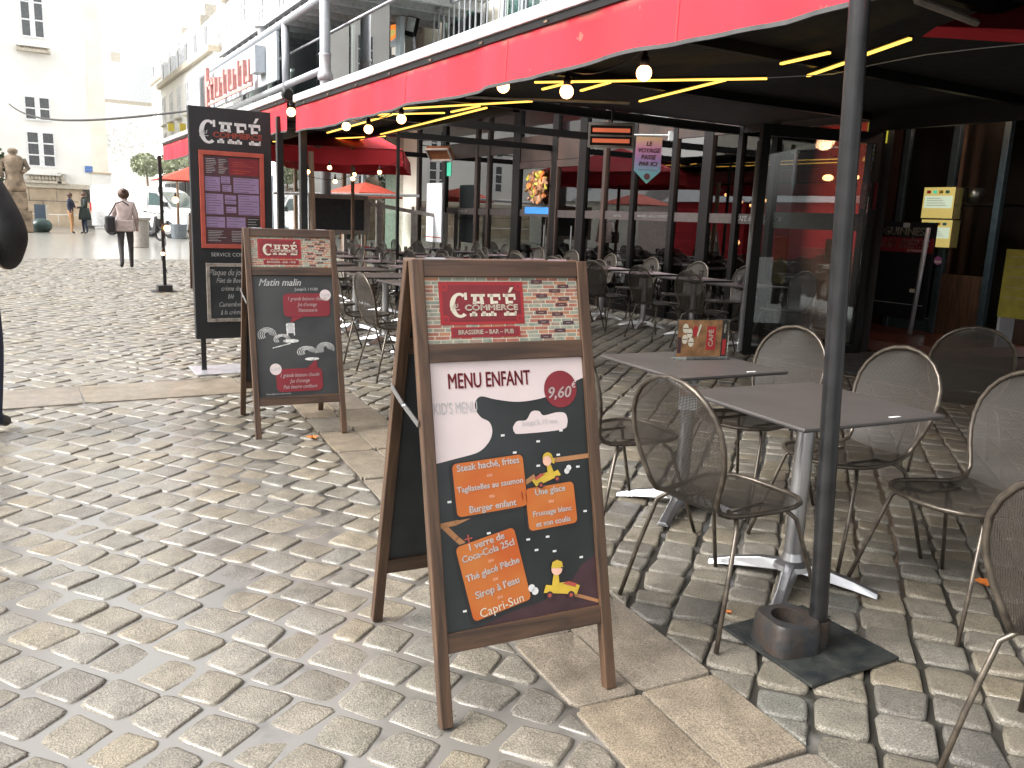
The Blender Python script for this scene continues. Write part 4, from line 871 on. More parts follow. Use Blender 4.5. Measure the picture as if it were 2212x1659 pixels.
# ------------------------------------------------------------------ cafe front
XF = 8.4
V = thing('glazed_shopfront', 'black framed glass front of the cafe with doors and glazing bands', 'shopfront', (XF, 0, 0))
def Yv(v): return atX(v, 450, XF).y
vert = [(905, 8, .1), (961, 12, .12), (1030, 8, .09), (1056, 7, .07), (1116, 22, .2), (1197, 16, .13), (1257, 20, .14), (1305, 8, .07), (1368, 10, .08), (1453, 12, .09), (1524, 24, .14), (1592, 12, .08), (1666, 14, .09), (1875, 30, .14)]
ys = [Yv(v) for v, w, d in vert]
for (v, w, d), y in zip(vert, ys):
    hw = w / 2 * .0085 * y / 10
    MB().bx(-.05, .06, y - hw, y + hw, 0, 3.9).build('post', 'beam_black' if w > 9 else 'brown_wall', V, bevel=.004)
for i in range(len(ys) - 1):
    y1, y0 = ys[i] - .03, ys[i + 1] + .03
    door = i in (4, 5)
    MB().bx(-.004, .004, y0, y1, .10, 3.88).build('glass_pane', 'front_glass', V)
    MB().bx(-.03, .03, y0, y1, 0, .098).build('plinth', 'beam_black', V)
    if i not in (0,): MB().bx(-.035, .035, y0, y1, 2.62 if not door else 2.45, 2.93 if not door else 2.9).build('transom', 'brown_wall', V)
    if i == 12: MB().bx(-.008, -.0045, y0, y1, 1.40, 1.60).build('glazing_band', 'band_green', V)
    else: MB().bx(-.008, -.0045, y0, y1, 1.44, 1.57).build('glazing_band', 'band_frost', V)
    if door:
        for a, b_ in ((y0, y0 + .09), (y1 - .09, y1)): MB().bx(-.045, .04, a, b_, .1, 2.44).build('door_stile', 'brown_wall', V)
        MB().bx(-.045, .04, y0 + .09, y1 - .09, 2.32, 2.44).build('door_rail', 'brown_wall', V); MB().tube([(-.09, y0 + .13, .9), (-.09, y0 + .13, 1.3)], .012, 8).build('door_handle', 'aluminium', V)
def on_front(label, name, cat, v0, v1, X=XF - .012, m='paper_white', text=None, tm='ink_grey', th=.004):
    a, b_ = atX(*v0, X), atX(*v1, X); y0, y1, z0, z1 = min(a.y, b_.y), max(a.y, b_.y), min(a.z, b_.z), max(a.z, b_.z)
    t = thing(name, label, cat, (X, (y0 + y1) / 2, (z0 + z1) / 2), R(-90)); w, h = (y1 - y0) / 2, (z1 - z0) / 2
    MB().bx(-w, w, -th, 0, -h, h).build('sheet', m, t)
    if text:
        bd = Board(-th - .001)
        for (s, sz, u, v, mm) in text: bd.text(mm or tm, s, sz * 2 * h, u * w, v * h, 1, bold=.01)
        bd.build(t)
    return t, w, h
# facing -X means the board's local -y points to -X : rotate +90 instead
def board_x(label, name, cat, v0, v1, X, m, grp=None, th=.004):
    a, b_ = atX(*v0, X), atX(*v1, X); y0, y1, z0, z1 = min(a.y, b_.y), max(a.y, b_.y), min(a.z, b_.z), max(a.z, b_.z)
    t = thing(name, label, cat, (X, (y0 + y1) / 2, (z0 + z1) / 2), R(-90), grp); w, h = (y1 - y0) / 2, (z1 - z0) / 2
    MB().bx(-w, w, -th, 0, -h, h).build('sheet', m, t); return t, w, h, Board(-th - .001)
# lettering on the glazing bands (front faces -X; after the -90 degree turn local x runs towards -Y and local -y towards -X)
def letters_on_front(s, vx, z, size, m):
    y = Yv(vx); bd = Board(0); bd.text(m, s, size, 0, 0, 0, bold=.02)
    o = bd.let.build('band_lettering', None, V, M=Matrix.Translation((-.0105, y, z)) @ Matrix.Rotation(R(-90), 4, 'Z'))
letters_on_front('CAF\u00c9 du COMMERCE', 1640, 1.505, .085, 'ink_white')
letters_on_front('BRASSERIE CAF\u00c9 DU COMMERCE', 1412, 1.505, .05, 'ink_grey'); letters_on_front('BRASSERIE CAF\u00c9', 1000, 1.505, .06, 'ink_grey'); letters_on_front('BAR PUB', 1335, 1.505, .05, 'ink_grey')
# interior room
I = thing('cafe_room', 'dim red-walled cafe room seen through the glass front', 'room', (XF, 0, 0))
MB().prism([(.15, 6.3), (2.0, 7.75), (5.6, 7.75), (5.6, 19), (.15, 19)], -.0, .012, 'z').build('floor', 'brown_wall', I)
MB().bx(3.6, 3.7, 7.75, 13.2, 0, 3.3).build('back_wall', 'red_wall', I); MB().bx(5.6, 5.7, 14.6, 19.0, 0, 3.0).build('back_wall', 'brown_wall', I)
MB().prism([(.15, 6.3), (2.0, 7.75), (5.6, 7.75), (5.6, 14.6), (.15, 14.6)], 3.25, 3.3, 'z').build('ceiling', 'dark_ceiling', I)
MB().prism([(.16, 6.18), (2.1, 7.62), (2.05, 7.72), (.12, 6.28)], .0, 3.2, 'z').build('side_wall', 'dark_wall', I)
for x in (1.2, 2.6, 4.0, 5.4): MB().bx(x, x + .08, 18.9, 19.0, 0, 3.6).build('mullion', 'brown_wall', I)
MB().bx(.2, 5.4, 18.9, 19, 2.2, 2.35).build('mullion', 'brown_wall', I)
MB().bx(2.9, 3.4, 8.3, 10.2, .012, 1.1).build('bar_counter', 'old_wood', I); MB().bx(3.35, 3.58, 10.6, 12.8, .9, 1.9).build('shelf', 'brown_wood', I)
def lamp(label, p, r=.06, m='lamp_warm', drop=.5):
    t = thing('pendant_lamp', label, 'lamp', p, 0, 'lamps inside the cafe'); MB().sphere((0, 0, 0), r, 12, 8, .6).build('bulb', m, t, smooth=True); MB().tube([(0, 0, r * .5), (0, 0, drop)], .006, 5).build('cord', 'beam_black', t)
def vp(x, y, X): return atX(x, y, X)
for i, (x, y, X, m, l) in enumerate([(1568, 397, 9.6, 'lamp_warm', 'behind the post left of the door leaf'), (1700, 380, 10.0, 'lamp_red', 'glowing red behind the door leaf'), (1788, 384, 10.0, 'lamp_warm', 'right half of the door leaf, white glow'), (1843, 383, 9.9, 'lamp_warm', 'just left of the black awning post'), (1446, 382, 9.4, 'lamp_red', 'small red one right of the pennant'), (1418, 478, 8.9, 'lamp_warm', 'low one beneath the pennant'), (1062, 384, 11.0, 'lamp_warm', 'left one in the far panes'), (1108, 412, 10.5, 'lamp_warm', 'between far pane and the glass doors'), (1160, 418, 10.8, 'lamp_warm', 'left glass door'), (1230, 405, 10.6, 'lamp_warm', 'right glass door'), (1490, 560, 9.0, 'lamp_warm', 'tiny candle-like one above the laid tables')]):
    lamp('small warm lamp %s' % l if m == 'lamp_warm' else 'small red lamp %s' % l, vp(x, y, X), .075 if i < 10 else .03, m)
t = thing('drum_lamp', 'orange lit drum lampshade hanging below the pennant', 'lamp', vp(1408, 440, 9.3)); MB().lathe([(.13, -.12), (.14, .12)], 18).build('lamp_shade', 'lamp_orange', t, smooth=True); MB().tube([(0, 0, .1), (0, 0, 1.4)], .006, 5).build('cord', 'beam_black', t)
t = thing('dome_lamp', 'dark red dome lampshade behind the far glass panes', 'lamp', vp(1032, 392, 9.8)); MB().lathe([(.42, -.14), (.36, .05), (.2, .18), (.03, .22)], 20).build('lamp_shade', 'ink_darkred', t, smooth=True); MB().tube([(0, 0, .2), (0, 0, 1.2)], .008, 5).build('cord', 'beam_black', t)
t = thing('lit_panel', 'glowing ochre menu panel on the red wall inside the cafe', 'light panel', vp(1600, 438, XF + 3.58)); MB().bx(-.02, 0, -.5, .5, -.16, .16).build('panel', 'lit_ochre', t)
t = thing('wreath', 'round yellow and orange autumn wreath on the left glass door', 'wreath', vp(1162, 404, XF - .06), R(-90)); b = MB()
for k in range(130): a = rr.uniform(0, 6.28); r_ = rr.uniform(.05, .36); s = rr.uniform(.03, .06); b.use(MATS[rr.choice(['leaf_orange', 'ink_wood', 'ink_wood', 'yellow_card', 'br2'])]); b.bx(-s, s, -.02, .02, -s * .5, s * .5, Matrix.Translation((r_ * math.cos(a), rr.uniform(-.05, 0), r_ * .8 * math.sin(a))) @ Matrix.Rotation(rr.uniform(0, 3), 4, 'Y') @ Matrix.Rotation(rr.uniform(-.5, .5), 4, 'X'))
b.build('leaves', None, t)
on_front('bright blue sticker strip on the left glass door below the wreath', 'sticker', 'sticker', (1134, 399 + 48), (1194, 463), m='glow_blue')  # sticker strip given a faint blue glow of its own
on_front('green exit-style sign at the far glass corner', 'exit_sign', 'sign', (956, 352), (974, 380), m='led_green')
def glow(label, p, e, col=(1, .45, .25)):
    l = bpy.data.lights.new('lamp_and_fill_light', 'POINT'); l.energy = e; l.color = col; l.shadow_soft_size = .15; o = bpy.data.objects.new('lamp_and_fill_light', l); COL.objects.link(o); o.location = p
for y in (8.6, 10.2, 12.0): glow('', (XF + 1.9, y, 2.7), 30)
for y in (3.5, 6.2): glow('', (XF + .9, y, 3.0), 6.5, (1, .6, .4))  # unseen fill lights added to brighten the dark porch
# pennant
t = thing('pennant', 'small rainbow pennant on a white arm, lettered Le voyage passe par ici', 'pennant', atY(1403, 296, 8.6), R(-32))
def penn():
    m, tt, b = nodes_of('pennant_cloth'); tc = N(tt, 'ShaderNodeTexCoord'); sp = N(tt, 'ShaderNodeSeparateXYZ'); tt.links.new(tc.outputs['Generated'], sp.inputs[0])
    cr = N(tt, 'ShaderNodeValToRGB'); e = cr.color_ramp.elements
    for i, (p, c) in enumerate([(0, (.09, .26, .22)), (.25, (.09, .20, .23)), (.5, (.17, .10, .21)), (.75, (.27, .10, .17)), (1, (.32, .20, .09))]):
        if i > 1: e.new(p)
        e[i if i < len(e) else -1].position = p
    for i, (p, c) in enumerate([(0, (.09, .26, .22)), (.25, (.09, .20, .23)), (.5, (.17, .10, .21)), (.75, (.27, .10, .17)), (1, (.32, .20, .09))]): e[i].position = p; e[i].color = (*c, 1)
    tt.links.new(sp.outputs[2], cr.inputs[0]); tt.links.new(cr.outputs[0], b.inputs['Base Color']); b.inputs['Roughness'].default_value = .7; MATS['pennant_cloth'] = m
penn()
MB().prism([(-.165, 0), (.165, 0), (.17, -.42), (0, -.58), (-.17, -.42)], -.003, .003).build('cloth', 'pennant_cloth', t)
bd = Board(-.004)
for i, s in enumerate(['LE', 'VOYAGE', 'PASSE', 'PAR ICI']): bd.text('ink_deep', s, .075, 0, -.085 - i * .083, 1, bold=.03, shear=.2, sx=.95)
bd.disc('ink_deep', 0, -.49, .04, 1, 18); bd.rect('ink_deep', -.12, .12, -.41, -.405, 1); bd.build(t, 'emblem')
MB().tube([(-.22, 0, .02), (.27, 0, .03)], .010, 8).bx(.24, .30, -.03, .03, -.03, .08).build('arm', 'plastic_white', t)
# glass door leaf standing open
A_, B_ = Vector((XF - .04, 6.2, 0)), Vector((6.93, 6.55, 0)); d = A_ - B_; L = d.length
t = thing('glass_door_leaf', 'tall black framed glass door leaf swung open beside the laid tables', 'door', B_, math.atan2(d.y, d.x))
MB().bx(-.05, .05, -.035, .035, .01, 2.48).build('door_stile', 'beam_black', t, bevel=.004); MB().bx(L - .07, L, -.035, .035, .01, 2.48).build('door_stile', 'beam_black', t)
MB().bx(.05, L - .07, -.035, .035, 2.36, 2.48).build('door_rail', 'beam_black', t); MB().bx(.05, L - .07, -.035, .035, .01, .10).build('door_rail', 'beam_black', t)
MB().bx(.05, L - .07, -.004, .004, .10, 2.36).build('glass_pane', 'glass', t); MB().tube([(-.085, -.03, .05), (-.085, -.03, 2.3)], .022, 12).build('pull_bar', 'steel_grey', t, smooth=True)
MB().bx(.9, 1.1, -.008, -.005, 1.05, 1.3).build('opening_hours', 'br4', t)
# entrance recess
E_ = thing('entrance_porch', 'dark entrance porch with wooden floor and brown panelled wall', 'entrance', (XF, 0, 0))
MB().bx(2.0, 2.1, -1.5, 5.55, .12, 3.3).bx(2.0, 2.1, 5.55, 7.65, 2.92, 3.3).bx(2.0, 2.1, 7.38, 7.65, .12, 2.92).build('wall', 'brown_wall', E_)
MB().prism([(.7, 5.6), (2.0, 5.3), (2.0, 7.6), (.35, 6.35)], .0, .12, 'z').build('floor', 'floor_wood', E_)
MB().bx(.0, 2.1, -1.5, 7.65, 3.3, 3.34).build('ceiling', 'dark_ceiling', E_); MB().bx(3.8, 3.9, 5.2, 7.7, 0, 3.3).build('inner_wall', 'dark_wall', E_); MB().bx(2.1, 3.8, 5.2, 5.3, 0, 3.3).build('inner_wall', 'dark_wall', E_); MB().bx(2.1, 3.55, 7.64, 7.72, 0, 3.3).build('inner_wall', 'dark_wall', E_); MB().bx(2.1, 3.8, 5.3, 7.64, 3.0, 3.04).build('inner_ceiling', 'dark_ceiling', E_); MB().bx(2.1, 3.8, 5.3, 7.7, .1, .118).build('inner_floor', 'dark_wall', E_)
for z in [.4 + i * .42 for i in range(7)]: MB().bx(1.985, 1.999, -1.5, 5.5, z, z + .02).build('panel_moulding', 'dark_wall', E_)
t = thing('porch_door', 'teal-grey framed double glass door at the back of the porch', 'door', (XF + 1.98, 0, 0))
for (y0, y1, z0, z1) in ((5.9, 7.3, 2.80, 2.91), (7.22, 7.3, .12, 2.80), (6.53, 6.62, .12, 2.80), (5.9, 5.98, .12, 2.80)): MB().bx(-.04, .05, y0, y1, z0, z1).build('door_frame', 'teal_metal', t, bevel=.004)
MB().bx(-.003, .003, 6.62, 7.22, .3, 2.80).build('glass_pane', 'glass', t); MB().bx(-.003, .003, 5.98, 6.53, .9, 2.80).build('glass_pane', 'glass', t); MB().bx(-.02, .02, 5.98, 6.53, .12, .9).build('door_panel', 'brown_wood', t); MB().bx(-.02, .02, 6.62, 7.22, .12, .3).build('kick_plate', 'teal_metal', t)
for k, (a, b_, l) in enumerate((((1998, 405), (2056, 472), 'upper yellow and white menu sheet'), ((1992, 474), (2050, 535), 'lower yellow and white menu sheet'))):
    t, w, h, bd = board_x('%s taped to the porch door' % l, 'menu_sheet', 'menu', a, b_, XF + 1.9, 'lit_ochre', 'menu sheets on the porch door'); bd.rect('lit_white', -w * .9, w * .9, -h * .35, h * .45, 1)  # paper sheets given a faint glow of their own to show in the dark porch
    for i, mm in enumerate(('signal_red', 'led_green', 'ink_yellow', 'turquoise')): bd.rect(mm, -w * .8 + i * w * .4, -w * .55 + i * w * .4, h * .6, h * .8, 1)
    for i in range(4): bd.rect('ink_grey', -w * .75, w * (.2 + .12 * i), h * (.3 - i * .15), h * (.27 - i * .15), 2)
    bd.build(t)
t, w, h, bd = board_x('leaning black pub board headed GUINNESS with a dark red panel', 'pub_board', 'sign', (1903, 478), (1998, 694), XF + 1.3, 'black_board', th=.03)
bd.text('ink_cream', 'GUINNESS', w * .34, 0, h * .80, 1, bold=.02); bd.rrect('ink_grey', -w * .12, w * .12, h * .88, h * .98, .01, 1); bd.rect('ink_darkred', -w, w, h * .38, h * .68, 1); bd.text('ink_pink', 'LES BI\u00c8RES', w * .36, 0, h * .55, 2, shear=.3, bold=.01); bd.text('ink_pink', 'pression', w * .16, w * .4, h * .43, 2)
bd.rrect('ink_cream', w * .38, w * .72, -h * .44, -h * .36, .02, 1); bd.rect('ink_grey', -w, w * .9, -h * .70, -h * .685, 1); bd.build(t)
a, b_ = atX(2006, 492, XF + 1.15), atX(1965, 722, XF + 1.15); t = thing('prop_stand', 'grey tube leaning in front of the black pub board', 'pole', (0, 0, 0)); b_.z = max(b_.z, .13); MB().tube([b_, a], .028, 12).build('tube', 'steel_grey', t, smooth=True)
t = thing('round_sticker', 'round purple and white sticker beside the pub board', 'sticker', atX(2026, 563, XF + 1.9), R(-90)); bd = Board(0); bd.disc('poster_purple', 0, 0, .055, 1, 20); bd.rect('ink_pink', -.05, .05, -.03, 0, 2); bd.build(t)
t, w, h, bd = board_x('yellow poster board standing at the right edge behind the chair', 'poster', 'poster', (2178, 538), (2260, 696), XF - .3, 'yellow_card', th=.02)
for i in range(5): bd.rect('ink_grey', -w * .8, w * .5, h * (.8 - i * .3), h * (.785 - i * .3), 1)
bd.build(t); MB().bx(-w, -w + .03, .0, .25, -h - .3, -h).build('leg', 'steel_grey', t); MB().bx(w - .03, w, 0, .25, -h - .3, -h).build('leg', 'steel_grey', t)
t, w, h, bd = board_x('hanging yellow drinks sign lettered PEPSI near the ceiling, behind the black post', 'drinks_sign', 'sign', (1876, 262), (1916, 309), XF + .1, 'lit_yellow'); bd.text('ink_black', 'PEPSI', w * .8, 0, -h * .55, 1, bold=.02); bd.disc('signal_red', -w * .1, h * .35, w * .3, 1); bd.disc('ink_white', -w * .05, h * .3, w * .2, 2); bd.build(t)
board_x('dim yellow-green sticker high on the porch wall', 'sticker', 'sticker', (1893, 204), (1924, 221), XF + 1.9, 'yellow_card')
t, w, h, bd = board_x('dark red slate with white handwriting by the porch jamb', 'drinks_board', 'board', (1862, 395), (1890, 452), XF - .08, 'ink_darkred')
for i in range(6): bd.text('ink_grey', 'bi\u00e8res'[:4 + i % 3], h * .22, 0, h * (.8 - i * .3), 1)
bd.build(t)
for (x0, y0, x1, y1, l) in ((1690, 216, 1738, 241, 'broad glowing amber strip left of the black post'), (1992, 166, 2012, 205, 'glowing amber strip above the porch door'), (1712, 250, 1765, 296, 'glowing amber slanting strip behind the glass door leaf')):  # glowing strips stand in for amber reflections and deeper lamps
    a, b_ = atX(x0, y0, XF + .3 if x0 < 1900 else XF + 1.8), atX(x1, y1, XF + .3 if x0 < 1900 else XF + 1.8); t = thing('amber_strip', l, 'light', a); MB().beam((0, 0, 0), b_ - a, .09 if y0 == 216 else .05, .03).build('diffuser', 'led_yellow', t)
tag(MB().bx(7.02, 8.6, 3.6, 6.1, .014, .026).build('door_mat', 'grey_mat'), 'large dark grey mat on the ground before the entrance', 'mat'); 
t = thing('bucket', 'white metal bucket on a shelf behind the porch door', 'bucket', atX(2103, 440, XF + 2.6)); MB().lathe([(.09, 0), (.13, .2), (.12, .2), (.085, .02), (1e-5, .02)], 16).build('pail', 'aluminium', t, smooth=True); MB().bx(-.3, .3, -.5, .5, -.03, -.002).build('shelf', 'dark_wall', t)
t = thing('red_parasol', 'red parasol corner poking in at the top right under the ceiling', 'parasol', (5.2, 3.0, 0)); 
pk = atY(2420, -60, 3.0); c0 = atY(2024, 57, 3.0); 
MB().add([c0, atY(2500, 75, 2.2), atY(2500, 60, 4.0), atY(2330, -50, 3.0), c0 + Vector((.02, .1, -.035)), atY(2500, 110, 2.2)], [(0, 1, 3), (0, 3, 2), (0, 4, 5, 1)]).build('canopy', 'parasol_red', t, loc=(-5.2, -3.0, 0))
# white notice boards & things by the far corner
t, w, h, bd = board_x('tall white notice board standing before the cream pillar', 'notice_board', 'board', (925, 396), (955, 524), XF - .4, 'paper_white', th=.03)
for i in range(10): bd.rect('ink_grey', -w * .7, w * .1, h * (.7 - i * .09), h * (.69 - i * .09), 1)
bd.rect('ink_salmon', -w, w, -h * .86, -h * .82, 1); bd.build(t)

# ------------------------------------------------------------------ cream pillar, upper floor, balcony
t = thing('stone_pillar', 'tall cream stone pillar rising beside the far glass corner', 'pillar', (XF, 0, 0)); MB().bx(.05, .75, 18.72, 19.86, 0, 9).build('shaft', 'cream_wall', t, bevel=.02); MB().bx(.0, .8, 18.68, 19.9, 6.4, 6.75).build('capital', 'beige_stone', t); MB().bx(.0, .8, 18.68, 19.9, 0, .5).build('base', 'beige_stone', t)
U = thing('upper_storey', 'upper storey of cream piers and tall glass above the awning', 'building', (XF, 0, 0))
MB().bx(.5, .6, 4, 18.6, 3.9, 12).build('wall', 'cream_wall', U)
for (a, b_) in ((16.5, 18.4), (14.1, 15.6), (11.4, 13.3), (8.6, 10.6), (5.6, 7.8)):
    MB().bx(.42, .49, a, b_, 4.0, 9.0).build('window', 'upper_glass', U); 
    for y in (a, (a + b_) / 2, b_): MB().bx(.36, .43, y - .035, y + .035, 4.0, 9).build('window_frame', 'steel_grey', U)
    MB().bx(.36, .43, a, b_, 6.3, 6.38).build('window_frame', 'steel_grey', U); MB().bx(.49, .495, a, b_, 4.0, 9.0).build('room_backing', 'room_teal', U)
MB().bx(-.1, .5, 4, 18.6, 3.88, 3.98).build('ledge', 'rail_white', U)
t = thing('balcony_railing', 'ornate grey iron balcony railing above the red awning', 'railing', (7.9, 0, 0)); ya, yb = 17.0, 9.0
b = MB(); n_ = 34
for i in range(n_ + 1): y = yb + (ya - yb) * i / n_; b.bx(-.012, .012, y - .012, y + .012, 4.35, 5.6)
b.build('baluster_rail', 'steel_grey', t)['kind'] = 'stuff'
MB().bx(-.03, .03, yb, ya, 5.6, 5.66).bx(-.02, .02, yb, ya, 4.3, 4.35).bx(-.02, .02, yb, ya, 4.75, 4.78).build('handrail', 'steel_grey', t); b = MB()
for i in range(34):
    y = yb + .12 + i * (ya - yb) / 34; pts = [(.0, y + .1 * math.cos(a) * (1 - a / 9), 4.56 + .1 * math.sin(a) * (1 - a / 9)) for a in [k * .7 for k in range(9)]]; b.tube(pts, .009, 4)
b.build('scrollwork', 'steel_grey', t)['kind'] = 'stuff'; MB().bx(-.2, .7, yb - .1, ya + .1, 4.12, 4.28).build('slab', 'cream_wall', t)
t = thing('floodlight', 'black and white floodlight clamped above the awning at the cream pillar', 'floodlight', atX(890, 58, 7.6), R(-60)); MB().bx(-.12, .12, -.05, .05, -.2, .2, Matrix.Rotation(R(15), 4, 'Y')).build('housing', 'beam_black', t); MB().bx(-.10, .10, -.062, -.052, -.1, .18, Matrix.Rotation(R(15), 4, 'Y')).build('lens', 'plastic_white', t); MB().tube([(.05, 0, -.2), (.08, 0, -.45)], .03, 8).build('bracket', 'steel_grey', t)
t = thing('potted_plant', 'green leafy plant behind the ornate balcony railing', 'plant', (8.3, 15.0, 4.28)); b = MB()
for k in range(60): a = rr.uniform(0, 6.28); l_ = rr.uniform(.2, .5); e_ = rr.uniform(.3, 1.2); v = Vector((math.cos(a) * math.cos(e_), math.sin(a) * math.cos(e_), math.sin(e_))) * l_; sd_ = v.cross(Vector((0, 0, 1))).normalized() * .025; b.add([sd_, -sd_, v - sd_ * .2, v + sd_ * .2], [(0, 1, 2, 3)])
b.build('leaves', 'foliage_pale', t, loc=(0, 0, .25)); MB().lathe([(.12, 0), (.16, .25)], 12).build('pot', 'br1', t)
# grey steel terrace structure
G = thing('steel_terrace', 'grey steel first-floor terrace of tubes, glass and slatted soffit', 'terrace structure', (5.5, 0, 0))
def tb(pts, r, nm='tube_rail', m='steel_grey'): MB().tube(pts, r, 12).build(nm, m, G, smooth=True)
MB().tube([(0, 16.9, 0), (0, 16.9, 9)], .105, 16).build('column', 'steel_grey', G, smooth=True, loc=(0, 0, 0)); MB().lathe([(.15, 3.95), (.15, 4.05), (.115, 4.12), (.115, 4.4), (.13, 4.44)], 14, (0, 16.9, 0)).build('collar', 'louvre_grey', G, smooth=True)
tb([(0, 16.9, 5.50), (0, 29.5, 5.50), (0, 29.5, 4.2)], .09); tb([(0, 16.9, 4.16), (0, 29.5, 4.16)], .07); tb([(0, 19.7, 3.9), (0, 19.7, 5.5)], .09, 'column'); tb([(0, 23.8, 4.1), (0, 23.8, 5.4)], .05, 'column'); tb([(.05, 16.5, 3.75), (.05, 26.5, 3.75)], .07)
MB().bx(.3, 2.9, 13.8, 29.2, 3.6, 3.75).build('floor_slab', 'louvre_grey', G)
MB().bx(.02, 3.2, 16, 27, 5.75, 5.85).build('roof_slab', 'louvre_grey', G)
for i in range(16): y = 16.2 + i * .66; MB().bx(.1, 3.1, y, y + .12, 5.55, 5.748).build('soffit_slat', 'louvre_grey', G)
for i in range(6): y0 = 14.6 + i * 2.1; MB().bx(.42, .44, y0, y0 + 2.0, 3.76, 5.0).build('glass_panel', 'upper_glass', G)
tb([(.43, 14.4, 5.05), (.43, 27, 5.05)], .025)
MB().bx(2.0, 2.1, 18.6, 28, 3.76, 5.5).build('rear_wall', 'panel_grey', G); MB().bx(1.9, 1.98, 18.6, 28, 3.9, 5.4).build('rear_glass', 'upper_glass', G); 
for y in (17.4, 19.4, 21.4, 23.6): MB().bx(1.8, 1.9, y, y + .25, 3.76, 5.5).build('pilaster', 'panel_grey', G)
for (y, z0, z1, m_) in ((18.0, 3.8, 4.35, 'brown_wall'), (20.0, 3.8, 4.4, 'brown_wall'), (19.0, 4.4, 5.0, 'paper_white')): MB().bx(2.05, 2.5, y, y + 1.6, z0, z1).build('furniture_block', m_, G)
q = atX(843, 72, 7.35); t = thing('oval_sign', 'glowing orange oval sign inside the upper glass left of the cream pillar', 'sign', q, R(-90)); bd = Board(0); bd.disc('lit_oval', 0, 0, .55, 1, 24, ry=.16); bd.disc('lit_ochre', 0, -.01, .3, 2, 20, ry=.08); bd.build(t); MB().bx(-.5, .5, .0, .02, -.3, -.02).build('backing', 'paper_white', t)
t = thing('terrace_signboard', 'pale grey signboard with raised faded red lettering above the awning', 'signboard', (5.36, 0, 0)); MB().bx(0, .06, 19.95, 28.2, 4.30, 5.34).build('panel', 'panel_grey', t); MB().bx(-.25, -.01, 20.9, 21.4, 4.55, 5.15).build('side_box', 'steel_grey', t)
b = MB(); b.bx(-.20, -.16, 21.5, 27.0, 4.32, 4.40)
for i in range(9): y = 21.7 + i * .58; hh = .5 + (i % 3) * .06; b.bx(-.22, -.12, y, y + .13, 4.45, 4.45 + hh); b.bx(-.22, -.12, y + .13, y + .36, 4.45 + (0, hh - .12, hh / 2)[i % 3], 4.57 + (0, hh - .12, hh / 2)[i % 3])
b.bx(-.22, -.12, 26.9, 27.15, 4.2, 5.4).bx(-.22, -.12, 26.0, 26.9, 4.85, 5.0); b.build('raised_lettering', 'faded_red', t)['kind'] = 'stuff'
# lower shop fronts left of the pillar
t = thing('far_shopfront', 'pale glazed shopfront behind the parasol and the ramp railing', 'shopfront', (7.6, 0, 0))
MB().bx(.9, 1.0, 19.9, 30, 0, 3.6).build('wall', 'beige_stone', t)
for i in range(6): y = 20.2 + i * 1.6; MB().bx(.5, .52, y, y + 1.4, .2, 3.3).build('glass_pane', 'upper_glass', t); MB().bx(.45, .55, y + 1.42, y + 1.56, 0, 3.5).build('post', ('panel_grey', 'old_wood', 'white_frame')[i % 3], t)
t = thing('parasol', 'orange-red parasol in the distance behind the ramp', 'parasol', atY(790, 417, 19)); MB().lathe([(.95, -.10), (.9, .0), (.4, .16), (.03, .24)], 6).build('canopy', 'parasol_orange', t); MB().tube([(0, 0, .3), (0, 0, -1.9)], .03).build('pole', 'old_wood', t)
# big square parasol
t = thing('square_parasol', 'large square red parasol beyond the terrace tables', 'parasol', (5.35, 14.9, 0))
cr_ = [Vector((.15, -1.95, 0)), Vector((-1.75, -1.0, 0)), Vector((-.35, 1.9, 0)), Vector((1.55, 1.0, 0))]; zt_, pk_ = 2.42, 2.98
b = MB(); b.add([(c_.x, c_.y, zt_) for c_ in cr_] + [(0, 0, pk_)], [(0, 1, 4), (1, 2, 4), (2, 3, 4), (3, 0, 4)]); b.build('canopy', 'parasol_red', t)
b = MB(); k_ = []
for i in range(4):
    a, c_ = cr_[i], cr_[(i + 1) % 4]; b.grid(lambda u, v, a=a, c_=c_: tuple(a.lerp(c_, u) * (1 + .02 * (1 - v)) + Vector((.02 * math.sin(u * 21), .02 * math.cos(u * 17), zt_ - .03 - .24 * (1 - v) + .015 * math.sin(u * 9)))), 16, 3)
b.build('valance', 'parasol_red', t, smooth=True); MB().tube([(0, 0, .0), (0, 0, 2.9)], .035, 10).build('pole', 'old_wood', t); b = MB()
for c_ in cr_: b.tube([(0, 0, pk_ - .06), (c_.x, c_.y, zt_ - .02)], .014, 6)
b.build('rib', 'old_wood', t); MB().bx(-.35, .35, -.35, .35, 0, .08).build('foot', 'cast_iron', t)
# ramp railing and blackboard
Fz = thing('ramp_railing', 'grey ramp railing with glass panels and a red stripe by the cream pillar', 'railing', (0, 17.0, 0))
x0, x1 = 5.9, 8.3
for i in range(3):
    a, c_ = x0 + (x1 - x0) * i / 3, x0 + (x1 - x0) * (i + 1) / 3; s0, s1 = .10 - .1 * i, .0 - .1 * i
    q0, q1 = Vector((a + .03, 0, s0)), Vector((c_ - .03, 0, s1))
    for (z, m_, h_) in ((1.55, 'frame_grey', .08), (.35, 'frame_grey', .08)): MB().beam(q0 + Vector((0, 0, z)), q1 + Vector((0, 0, z)), .06, h_).build('rail', m_, Fz)
    MB().beam(q0 + Vector((0, -.01, .62)), q1 + Vector((0, -.01, .62)), .012, .07).build('stripe', 'signal_red', Fz)
    MB().bx(a + .04, c_ - .04, -.004, .004, s0 + .45, s1 + 1.5).build('glass_panel', 'glass', Fz)
    for x in (a, c_ - .07): MB().bx(x, x + .065, -.035, .035, 0.0, 1.56 + s0).build('post', 'frame_grey', Fz)
